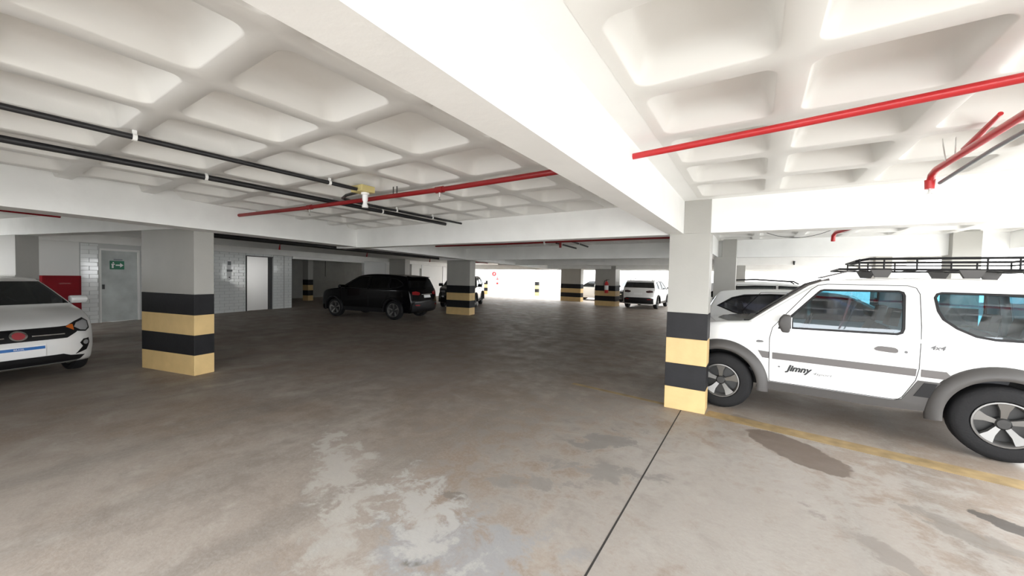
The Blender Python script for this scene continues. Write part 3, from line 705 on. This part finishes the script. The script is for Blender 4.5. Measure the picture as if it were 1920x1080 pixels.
    def mirror(s, x, z, material, wd=0.20, ht=0.13):
        for sd in (-1, 1):
            y = s.yf(x, z); mb = MB()
            mb.add(*prism_y([(x-0.07, z), (x-0.03, z-ht*0.45), (x+0.04, z-ht*0.45), (x+0.055, z+ht*0.1), (x+0.05, z+ht*0.5), (x-0.02, z+ht*0.55), (x-0.06, z+ht*0.3)], sd*(y+0.05), sd*(y+0.05+wd)))
            h = mb.build('mirror', material, s.root, bevel=0.02, seg=2, smooth=60)
            MB().box(x+0.054, x+0.058, *sorted((sd*(y+0.07), sd*(y+0.03+wd))), z-ht*0.32, z+ht*0.4).build('mirror_glass', 'chrome', h)
            MB().tube([(x, sd*(y-0.02), z-ht*0.35), (x, sd*(y+0.08), z-ht*0.3)], 0.02, 8).build('mirror_arm', 'black_plastic', h)
    def strip(s, name, poly, material, **k): return s.drape(name, [poly], material, **k)
def prism_y(poly, y0, y1):
    n = len(poly); vs = [(p[0], y0, p[1]) for p in poly] + [(p[0], y1, p[1]) for p in poly]
    return vs, [tuple(range(n-1, -1, -1)), tuple(range(n, 2*n))] + [(i, (i+1) % n, n+(i+1) % n, n+i) for i in range(n)]
def side_text(car, txt, size, x, z, material, name, shear=0.3, bold=0.0, off=0.012, scale_x=1.0):
    me = text_mesh(txt, size, shear, 0.0, bold)
    for v in me.vertices:
        X = x + v.co.x*scale_x; Z = z + v.co.y; v.co = (X, -(car.yf(X, Z)+off), Z)
    return link(name, me, material, car.root)

# ---- white compact off-roader (right foreground)
JP = [(0.16,0.36,0.05),(0.02,0.40,0.08),(0.0,0.60,0.08),(0.05,0.62,0.08),(0.07,0.96,0.10),(0.12,1.04,0.06),(0.55,1.10,0.0),(0.86,1.13,0.0),(0.92,1.14,0.0),
      (1.50,1.60,0.0),(1.62,1.655,0.0),(2.1,1.70,0.0),(3.0,1.69,0.0),(3.25,1.665,0.0),(3.30,1.60,0.0),(3.38,1.10,-0.01),(3.40,0.72,-0.02),(3.48,0.68,-0.04),(3.48,0.45,-0.04),(3.40,0.38,-0.03)]
J = Car('off_roader', 3.48, 1.50, 1.70, JP, 1.06, 0.11, (0.62, 2.93), 0.35, 'white two-door off-roader with black roof rack and grey wheel flares', 'car', None, 'car_white',
        (-0.905, 5.50+0.78, 0), math.radians(-3.2), 'glass_teal', zs=0.36, sm=2, rr=0.045, nosew=0.05, tailw=0.03, arch=0.075)
win_f = round_poly([(1.215,1.085),(1.60,1.545),(2.245,1.545),(2.255,1.11)], 2)
win_f = [(1.222,1.090),(1.30,1.20),(1.565,1.515),(1.585,1.535),(1.615,1.545),(2.215,1.552),(2.245,1.54),(2.255,1.51),(2.252,1.17),(2.24,1.13),(2.205,1.112),(1.7,1.10)]
win_q = [(2.475,1.50),(2.49,1.535),(2.52,1.548),(3.14,1.545),(3.17,1.52),(3.19,1.18),(3.17,1.14),(3.12,1.13),(2.86,1.125),(2.74,1.145),(2.62,1.21),(2.53,1.29),(2.495,1.37)]
J.flank([win_f, win_q])
J.shell([(0.98, 1.46, 'windshield'), (3.305, 3.36, 'rear_window')], 'glass_clear', 5)
J.chassis()
for nm, wp in (('side_window', win_f), ('quarter_window', win_q)):
    J.drape(nm, [inset_poly(wp, -0.004)], 'glass_teal', off=-0.012)
    for sd in (-1, 1):
        J.drape('window_seal', [inset_poly(wp, -0.012), inset_poly(wp, 0.010)], 'black_plastic', off=0.003, thick=0.016, sides=(sd,))
door_p = [(1.135,0.435),(1.130,0.60),(1.125,0.95),(1.15,1.08),(1.24,1.20),(1.50,1.545),(1.56,1.595),(1.64,1.61),(2.28,1.612),(2.34,1.59),(2.365,1.53),(2.375,1.2),(2.37,0.78),(2.35,0.66),(2.26,0.47),(2.235,0.445),(2.19,0.435)]
J.drape('door_gap', [inset_poly(door_p, -0.007), inset_poly(door_p, 0.001)], 'black_plastic', off=0.002)
doors = J.drape('door', [door_p, inset_poly(win_f, -0.013)], 'car_white', off=0.004, thick=0.006)
hd = [(2.035,0.945),(2.05,0.925),(2.19,0.915),(2.215,0.925),(2.215,0.955),(2.19,0.972),(2.07,0.975)]
J.drape('door_handle', [round_poly(hd,1)], 'stripe_grey', parent=doors[0], off=0.022, thick=0.02, sides=(-1,))
J.drape('door_handle', [round_poly(hd,1)], 'stripe_grey', parent=doors[1], off=0.022, thick=0.02, sides=(1,))
lk = [(2.275+0.013*math.cos(a*PI/5), 0.935+0.013*math.sin(a*PI/5)) for a in range(10)]
J.drape('lock', [lk], 'letter_grey', parent=doors[0], off=0.008, sides=(-1,))
for sd, d in ((-1, doors[0]), (1, doors[1])):
    J.drape('side_moulding', [[(1.155,0.705),(2.35,0.70),(2.355,0.775),(1.155,0.783)]], 'stripe_grey', parent=d, off=0.016, thick=0.014, sides=(sd,))
J.drape('side_moulding', [[(1.01,0.79),(1.055,0.708),(1.12,0.705),(1.12,0.783)]], 'stripe_grey', off=0.014, thick=0.012)
J.drape('side_moulding', [[(2.39,0.70),(2.62,0.70),(2.56,0.775),(2.39,0.775)]], 'stripe_grey', off=0.014, thick=0.012)
J.drape('rocker_cladding', [[(1.0,0.335),(1.02,0.425),(2.20,0.425),(2.26,0.45),(2.37,0.66),(2.56,0.66),(2.58,0.60),(2.49,0.36),(2.0,0.33)]], 'cladding', off=0.02, thick=0.05)
J.drape('vent_panel', [[(2.34,0.50),(2.41,0.645),(2.50,0.645),(2.45,0.50)]], 'black_plastic', off=0.026, thick=0.01)
def flare(car, wx, sd, r0, r1, a0, a1, material):
    sec = [(r0-0.012, -0.05), (r0-0.012, 0.055), (r0+0.004, 0.066), (r0+0.03, 0.064), ((r0+r1)/2+0.01, 0.052), (r1-0.012, 0.030), (r1, 0.012), (r1, -0.01)]
    n = 34; k = len(sec); mb = MB(); vs = []
    for i in range(n+1):
        a = math.radians(a0+(a1-a0)*i/n)
        for r, d in sec:
            x, z = wx+r*math.cos(a), car.R+r*math.sin(a)*1.04; vs.append((x, sd*(car.yf(x, max(z, 0.42))+d), z))
    fs = [(i*k+j, i*k+j+1, (i+1)*k+j+1, (i+1)*k+j) for i in range(n) for j in range(k-1)] + [tuple(range(k)), tuple(n*k+j for j in range(k))]
    mb.add(vs, fs).build('fender_flare', material, car.root, smooth=40)
for wx in J.wheels:
    for sd in (-1, 1): flare(J, wx, sd, J.Ra-0.02, J.Ra+0.085, -6, 187, 'cladding')
for wx in J.wheels:
    for sd in (-1, 1): J.wheel(wx, sd, spokes=5, rimr=0.60, wd=0.215, sw=0.46, inset=-0.035)
J.mirror(1.27, 1.14, 'cladding', wd=0.12, ht=0.21)
J.drape('mirror_base', [[(1.20,1.07),(1.235,1.20),(1.34,1.20),(1.345,1.085)]], 'black_plastic', off=0.006, thick=0.008)
side_text(J, 'Jimny', 0.098, 1.30, 0.585, 'letter_black', 'lettering', 0.35, 0.004, 0.011, 1.0)
side_text(J, '4sport', 0.040, 1.535, 0.575, 'letter_grey', 'lettering', 0.35, 0, 0.011, 1.6)
side_text(J, '4x4', 0.060, 2.44, 0.985, 'letter_grey', 'lettering', 0.3, 0.0015, 0.008, 1.1)
J.drape('emblem_dot', [[(1.225+0.012*math.cos(a*PI/4), 0.62+0.010*math.sin(a*PI/4)) for a in range(8)]], 'letter_grey', off=0.011, sides=(-1,))
J.drape('side_repeater', [round_poly([(0.985,0.895),(1.0,0.915),(1.06,0.912),(1.065,0.893),(1.0,0.885)],1)], 'letter_grey', off=0.008, thick=0.008)
# cowl, wipers, gutters
MB().box(0.84, 0.98, -0.60, 0.60, 1.128, 1.142).build('cowl_grille', 'black_plastic', J.root)
for y in (-0.35, 0.2): MB().tube([(0.93, y, 1.16), (1.12, y-0.22, 1.31)], 0.009, 6).build('wiper', 'black_plastic', J.root)
for sd in (-1, 1):
    gp = [(0.93, 1.145), (1.20, 1.365), (1.48, 1.585), (1.60, 1.64), (1.75, 1.655), (2.4, 1.66), (3.2, 1.65)]
    MB().tube([(x, sd*(J.yf(x, z)+0.006), z) for x, z in gp], 0.011, 8).build('roof_gutter', 'car_white', J.root, smooth=40)
    MB().tube([(0.94, sd*0.655, 1.17), (1.10, sd*0.645, 1.30), (1.48, sd*0.61, 1.605), (1.66, sd*0.60, 1.672)], 0.014, 8).build('windshield_trim', 'stripe_grey', J.root, smooth=40)
J.face('bumper', [(-0.72,0.40),(0.72,0.40),(0.72,0.59),(-0.72,0.59)], 'cladding', off=0.03, thick=0.05)
J.face('grille', [(-0.40,0.66),(0.40,0.66),(0.40,0.88),(-0.40,0.88)], 'black_plastic', off=0.01)
J.face('headlight', [(0.56+0.10*math.cos(a*PI/8), 0.77+0.10*math.sin(a*PI/8)) for a in range(16)], 'lamp_clear', off=0.02, mirror=True)
J.face('tail_light', [(0.60,0.72),(0.70,0.72),(0.70,0.98),(0.60,0.98)], 'lamp_red', rear=True, mirror=True, off=0.012)
MB().lathe_y([(0.12, 0.0), (0.33, 0.0), (0.345, 0.04), (0.345, 0.16), (0.30, 0.19), (0.10, 0.19)], 32).build('spare_wheel', 'rubber', J.root, smooth=40).matrix_local = Matrix.Translation((3.42, 0.05, 0.98)) @ Matrix.Rotation(-PI/2, 4, 'Z')
for y in (-0.36, 0.36):
    J.seat(1.55, y, 0.48, 1.33); J.seat(2.45, y, 0.46, 1.28)
MB().box(1.02, 1.30, -0.62, 0.62, 0.80, 1.09).build('dashboard', 'interior', J.root, bevel=0.04)
sw = MB(); pts = [(1.46+0.19*math.sin(0.4)*math.sin(a*PI/10), -0.36+0.19*math.cos(a*PI/10), 1.07+0.19*math.cos(0.4)*math.sin(a*PI/10)) for a in range(21)]
sw.tube(pts, 0.015, 8, cap=False).tube([(1.25, -0.36, 1.0), (1.46, -0.36, 1.07)], 0.025, 8).build('steering_wheel', 'interior', J.root, smooth=40)
# roof rack
rk = empty('roof_rack', (0,0,0)); rk.parent = J.root
x0, x1, yw = 1.90, 3.30, 0.50
MB().tube([(x0+0.10,-yw,1.905),(x1,-yw,1.905),(x1,yw,1.905),(x0+0.10,yw,1.905),(x0,yw*0.9,1.885),(x0,-yw*0.9,1.885),(x0+0.10,-yw,1.905)], 0.013, 8).build('rail', 'black_plastic', rk, smooth=40)
MB().tube([(x0+0.03,-yw,1.865),(x1,-yw,1.865),(x1,yw,1.865),(x0+0.03,yw,1.865),(x0+0.03,-yw,1.865)], 0.009, 8).build('rail', 'black_plastic', rk, smooth=40)
MB().tube([(x0-0.15,-yw,1.79),(x1,-yw,1.785),(x1,yw,1.785),(x0-0.15,yw,1.79),(x0-0.15,-yw,1.79)], 0.012, 8).build('rail', 'black_plastic', rk, smooth=40)
for sy in (-yw, yw):
    for px in (x0+0.02, x0+0.22, x0+0.47, x0+0.95, x0+1.15, x1):
        MB().tube([(px, sy, 1.785), (px, sy, 1.905)], 0.008, 6).build('post', 'black_plastic', rk)
    for px in (x0+0.20, x0+0.85, x0+1.25):
        MB().add(*prism_y([(px-0.09, 1.785), (px+0.09, 1.785), (px+0.05, 1.70), (px-0.05, 1.70)], sy-0.025, sy+0.025)).build('foot', 'cladding', rk)
for i in range(7):
    px = x0+0.1+i*0.2; MB().tube([(px,-yw,1.787),(px,yw,1.787)], 0.009, 6).build('crossbar', 'black_plastic', rk)
MB().add([(x0-0.30,-0.48,1.70),(x0-0.30,0.48,1.70),(x0+0.02,0.48,1.80),(x0+0.02,-0.48,1.80),(x0-0.28,-0.48,1.69),(x0-0.28,0.48,1.69),(x0+0.04,0.48,1.79),(x0+0.04,-0.48,1.79)],
         [(0,1,2,3),(7,6,5,4),(0,3,7,4),(1,5,6,2),(0,4,5,1),(3,2,6,7)]).build('wind_deflector', 'stripe_grey', rk)

# ---- generic hatchback and SUV bodies
HP = [(0.16,0.20,0.16),(0.04,0.24,0.24),(0.0,0.42,0.28),(0.01,0.58,0.28),(0.07,0.72,0.26),(0.20,0.84,0.20),(0.55,0.95,0.06),(0.80,1.00,0.0),
      (0.88,1.03,0.0),(1.50,1.40,0.0),(1.72,1.455,0.0),(2.2,1.485,0.0),(2.8,1.47,0.0),(3.15,1.44,0.0),(3.25,1.40,-0.02),(3.44,1.02,-0.08),(3.54,0.85,-0.12),(3.57,0.55,-0.14),(3.54,0.30,-0.14),(3.42,0.22,-0.12)]
SP = [(0.20,0.24,0.16),(0.05,0.28,0.22),(0.0,0.50,0.26),(0.02,0.72,0.26),(0.07,0.88,0.24),(0.22,0.97,0.16),(0.60,1.04,0.05),(1.08,1.09,0.0),(1.16,1.11,0.0),
      (1.86,1.53,0.0),(2.10,1.595,0.0),(2.6,1.635,0.0),(3.2,1.62,0.0),(3.80,1.575,0.0),(3.98,1.53,-0.02),(4.18,1.18,-0.08),(4.30,1.03,-0.12),(4.36,0.80,-0.16),(4.40,0.62,-0.16),(4.37,0.34,-0.15),(4.24,0.26,-0.12)]
def scaled(p, L, H, L0, H0): return [(x*L/L0, z*H/H0, b) for x, z, b in p]
def hatch(label, paint, loc, rz, gm='glass_dark', name='hatchback', L=3.57, W=1.62, H=1.485, nosew=0.16):
    k = L/3.57; q = H/1.485
    c = Car(name, L, W, H, scaled(HP, L, H, 3.57, 1.485), 0.96*q, 0.19, (0.66*k, 2.96*k), 0.285, label, 'car', None, paint, loc, rz, gm, zs=0.22, cuts=0.16, nosew=nosew, tailw=0.12)
    w1 = [(x*k, z*q) for x, z in [(0.99,1.00),(1.06,1.06),(1.52,1.355),(1.66,1.385),(1.98,1.392),(1.98,0.985)]]
    w2 = [(x*k, z*q) for x, z in [(2.04,0.985),(2.04,1.392),(2.5,1.39),(2.85,1.365),(3.02,1.31),(3.22,1.16),(3.0,1.06),(2.75,0.995)]]
    c.flank([w1, w2]); c.shell([(0.93*k, 1.47*k, 'windshield'), (3.29*k, 3.42*k, 'rear_window')]); c.chassis()
    for wp in (w1, w2):
        c.drape('side_window', [wp], gm, off=-0.012, cut=0.2)
        c.drape('window_seal', [inset_poly(wp, -0.012), inset_poly(wp, 0.012)], 'black_plastic', off=0.003, cut=0.2)
    dp = [(x*k, z*q) for x, z in [(0.98,0.30),(0.96,0.96),(1.50,1.41),(2.0,1.43),(2.0,0.30)]]
    d2 = [(x*k, z*q) for x, z in [(2.02,0.30),(2.02,1.43),(2.62,1.42),(2.86,1.1),(2.82,0.75),(2.60,0.45),(2.56,0.30)]]
    for d in (dp, d2):
        c.drape('door_gap', [inset_poly(d, -0.005), inset_poly(d, 0.002)], 'black_plastic', off=0.002, cut=0.25)
        x = d[3][0]-0.12 if d is dp else 2.62*k-0.05
        c.drape('door_handle', [[(x-0.09,0.86*q),(x,0.86*q),(x,0.89*q),(x-0.09,0.89*q)]], paint, off=0.02, thick=0.02, cut=0.3)
    for y in (-0.36, 0.36): c.seat(1.45*k, y, 0.46, 1.22); c.seat(2.3*k, y, 0.46, 1.18)
    MB().box(0.95*k, 1.25*k, -0.6, 0.6, 0.75, 0.98).build('dashboard', 'interior', c.root, bevel=0.04)
    c.wheels4(spokes=7, rimr=0.66, sw=0.4, wd=0.17)
    c.mirror(1.06*k, 1.09*q, paint)
    c.face('tail_light', [(0.50,0.78*q),(0.66,0.80*q),(0.62,1.02*q),(0.52,1.0*q)], 'lamp_red', rear=True, mirror=True, off=0.012)
    return c
def suv(label, paint, loc, rz, gm='glass_black', name='suv', rimmat='rim_silver', clad='black_plastic', plate=True, rails=True, tail='lamp_red'):
    c = Car(name, 4.40, 1.82, 1.635, SP, 1.06, 0.20, (0.88, 3.52), 0.345, label, 'car', None, paint, loc, rz, gm, zs=0.27, cuts=0.2, nosew=0.16, tailw=0.14)
    w1 = [(1.30,1.10),(1.40,1.17),(1.88,1.47),(2.05,1.515),(2.40,1.53),(2.40,1.09)]
    w2 = [(2.47,1.09),(2.47,1.53),(2.9,1.525),(3.30,1.50),(3.30,1.11)]
    w3 = [(3.36,1.115),(3.36,1.49),(3.62,1.455),(3.86,1.33),(3.92,1.25),(3.70,1.16)]
    c.flank([w1, w2, w3]); c.shell([(1.22, 1.82, 'windshield'), (4.01, 4.17, 'rear_window')]); c.chassis()
    for wp in (w1, w2, w3):
        c.drape('side_window', [wp], gm, off=-0.012, cut=0.25)
        c.drape('window_seal', [inset_poly(wp, -0.014), inset_poly(wp, 0.012)], 'black_plastic', off=0.003, cut=0.25)
    d1 = [(1.26,0.42),(1.22,1.04),(1.86,1.52),(2.43,1.565),(2.43,0.42)]; d2 = [(2.45,0.42),(2.45,1.565),(3.28,1.545),(3.34,1.1),(3.26,0.85),(3.06,0.6),(3.02,0.42)]
    for d in (d1, d2): c.drape('door_gap', [inset_poly(d, -0.005), inset_poly(d, 0.002)], 'black_plastic', off=0.002, cut=0.3)
    for x in (2.32, 3.18): c.drape('door_handle', [[(x-0.12,0.955),(x,0.955),(x,0.985),(x-0.12,0.985)]], paint, off=0.022, thick=0.02, cut=0.3)
    c.drape('rocker_cladding', [[(1.30,0.275),(3.10,0.275),(3.10,0.40),(1.30,0.40)]], clad, off=0.012, thick=0.03, cut=0.3)
    for wx in c.wheels:
        for sd in (-1, 1): flare(c, wx, sd, c.Ra-0.03, c.Ra+0.03, -8, 188, clad)
    for y in (-0.40, 0.40): c.seat(1.75, y, 0.50, 1.36); c.seat(2.65, y, 0.50, 1.33)
    c.wheels4(spokes=5, rimr=0.70, sw=0.34, wd=0.21, rimmat=rimmat)
    c.mirror(1.36, 1.13, paint, wd=0.22, ht=0.16)
    for sd in ((-1, 1) if rails else ()):
        MB().tube([(2.0, sd*0.60, 1.59), (2.1, sd*0.60, 1.65), (2.9, sd*0.60, 1.69), (3.6, sd*0.60, 1.65), (3.75, sd*0.60, 1.59)], 0.017, 8).build('roof_rail', 'black_plastic', c.root, smooth=40)
    MB().add(*prism_y([(3.86,1.575),(4.08,1.55),(4.10,1.53),(3.90,1.53)], -0.58, 0.58)).build('spoiler', paint, c.root, bevel=0.008)
    c.face('rear_bumper', [(-0.80,0.30),(0.80,0.30),(0.80,0.58),(0.62,0.64),(-0.62,0.64),(-0.80,0.58)], clad, rear=True, off=0.012)
    c.face('tail_light', [(0.42,0.93),(0.52,0.90),(0.77,0.92),(0.76,1.02),(0.60,1.04),(0.42,1.0)], tail, rear=True, mirror=True, off=0.012)
    c.face('bumper_reflector', [(0.50,0.52),(0.70,0.53),(0.70,0.57),(0.50,0.56)], 'lamp_red', rear=True, mirror=True, off=0.02)
    if plate:
        c.face('number_plate', [(-0.20,0.80),(0.20,0.80),(0.20,0.90),(-0.20,0.90)], 'plate_white', rear=True, off=0.02)
    c.face('front_bumper', [(-0.80,0.30),(0.80,0.30),(0.74,0.52),(-0.74,0.52)], clad, off=0.010)
    for i in range(7):
        y = -0.42+i*0.14; c.face('grille_slot', [(y-0.055,0.76),(y+0.055,0.76),(y+0.055,0.86),(y-0.055,0.86)], 'black_plastic', off=0.008)
    c.face('headlight', [(0.52,0.78),(0.76,0.80),(0.77,0.88),(0.55,0.88)], 'lamp_clear', mirror=True, off=0.010)
    c.face('fog_light', [(0.60,0.56),(0.72,0.56),(0.72,0.61),(0.60,0.61)], 'lamp_clear', mirror=True, off=0.012)
    return c
def place_by_nose(x, y, hx, hy):
    """location and rotation for a car whose nose centre is at x,y and that faces (hx,hy)"""
    return (x, y, 0), math.atan2(-hy, -hx)

# ---- white hatchback with its nose to the aisle (left edge)
n = G(-1.22, -1.50)
F = hatch('white hatchback with black grille and blue-topped plate at the left edge', 'car_white', *place_by_nose(n[0], n[1], VX, VY), gm='glass_dark', W=1.72, nosew=0.05)
F.face('grille', [(-0.58,0.66),(-0.62,0.765),(-0.40,0.755),(0.40,0.755),(0.62,0.765),(0.58,0.66),(0.46,0.59),(-0.46,0.59)], 'black_plastic', off=0.012)
MBADGE = [(0.082*math.cos(k*PI/12), 0.675+0.066*math.sin(k*PI/12)) for k in range(24)]
F.face('badge', MBADGE, 'chrome', off=0.03)
F.face('badge', [(y*0.72, 0.675+(z-0.675)*0.72) for y, z in MBADGE], 'badge_red', off=0.034)
F.face('grille_bar', [(-0.44,0.645),(-0.12,0.650),(-0.12,0.664),(-0.44,0.659)], 'chrome', off=0.018, mirror=True)
F.face('headlight_housing', [(0.46,0.745),(0.58,0.67),(0.70,0.65),(0.765,0.69),(0.775,0.80),(0.73,0.85),(0.60,0.81)], 'black_plastic', mirror=True, off=0.010)
F.face('headlight', [(0.565,0.735),(0.63,0.685),(0.70,0.672),(0.745,0.71),(0.755,0.795),(0.72,0.825),(0.61,0.79)], 'lamp_clear', mirror=True, off=0.016)
F.face('turn_signal', [(0.47,0.745),(0.55,0.69),(0.56,0.775),(0.52,0.775)], 'lamp_amber', mirror=True, off=0.018)
F.face('lower_grille', [(-0.62,0.235),(0.62,0.235),(0.68,0.30),(0.50,0.325),(0.42,0.36),(-0.42,0.36),(-0.50,0.325),(-0.68,0.30)], 'black_plastic', off=0.012)
F.face('fog_lamp_recess', [(0.56,0.33),(0.70,0.37),(0.745,0.47),(0.735,0.545),(0.66,0.54),(0.61,0.49),(0.65,0.43)], 'black_plastic', mirror=True, off=0.012)
F.face('fog_lamp', [(0.685+0.036*math.cos(k*PI/8), 0.49+0.034*math.sin(k*PI/8)) for k in range(16)], 'lamp_clear', mirror=True, off=0.02)
F.face('chrome_lip', [(-0.60,0.215),(0.60,0.215),(0.60,0.232),(-0.60,0.232)], 'chrome', off=0.014)
pl = F.face('number_plate', [(-0.235,0.37),(0.235,0.37),(0.235,0.535),(-0.235,0.535)], 'plate_white', off=0.022, thick=0.012)
F.face('plate_band', [(-0.225,0.475),(0.225,0.475),(0.225,0.515),(-0.225,0.515)], 'plate_blue', parent=pl, off=0.025, thick=0.004)
def face_text(car, txt, size, y, z, material, parent, off, rear=False, shear=0.0, bold=0.0):
    me = text_mesh(txt, size, shear, 0.0, bold); sg = 1 if rear else -1
    for v in me.vertices:
        Y = -sg*(-(y)) ; yy = (y + v.co.x) if rear else -(y + v.co.x); zz = z + v.co.y
        v.co = (car.fx(yy, zz, rear) + sg*off, yy, zz)
    return link('lettering', me, material, parent)
face_text(F, 'BRASIL', 0.032, -0.06, 0.484, 'sign_white', pl, 0.0275)
MB().tube([(1.95, 0, 1.475), (2.05, 0, 1.56)], 0.006, 6).build('antenna', 'black_plastic', F.root)

# ---- black SUV seen from behind, nose to the recess
t = G(8.22, -1.05 - 4.40)                       # nose position
B = suv('glossy black SUV parked before the dark recess', 'car_black', *place_by_nose(t[0], t[1], -VX, -VY), rails=False)
B.face('chrome_strip', [(-0.34,0.915),(0.34,0.915),(0.34,0.935),(-0.34,0.935)], 'chrome', rear=True, off=0.016)
# ---- dark car with its nose out behind the striped column
suv('dark SUV facing out behind the striped column', 'car_dark', *place_by_nose(-12.45, 14.0, 0.5, -0.866), gm='glass_dark')
# ---- white SUV rear view in the far bay
Wc = suv('white SUV seen from behind near the far columns', 'car_white', *place_by_nose(-5.40, 21.1+4.4, 0, 1), gm='glass_dark', plate=False, tail='lamp_dark')
Wc.face('number_plate', [(-0.22,0.80),(0.22,0.80),(0.22,0.90),(-0.22,0.90)], 'plate_white', rear=True, off=0.02)
# ---- white hatch and railed car behind the off-roader
hatch('white hatchback parked behind the off-roader with pointed side window', 'car_white', *place_by_nose(-0.95+3.95, 8.75, 1, 0), gm='glass_violet', L=3.95, W=1.70, H=1.50)
R_ = suv('white wagon whose roof rails show over the hatchback', 'car_white', *place_by_nose(-1.5+4.4, 12.0, 1, 0), gm='glass_dark')
# ---- far cars in the daylight
hatch('white hatchback glimpsed between the two far columns', 'car_white', *place_by_nose(-11.9, 27.2, -1, 0), gm='glass_dark', H=1.52)
suv('white SUV peeking out right of the near left striped column', 'car_white', *place_by_nose(-20.3, 25.0, 0.62, -0.78), gm='glass_dark')
suv('dark car squeezed between extinguisher column and white SUV', 'car_dark', *place_by_nose(-7.1, 25.8, 0.1, -1), gm='glass_dark')
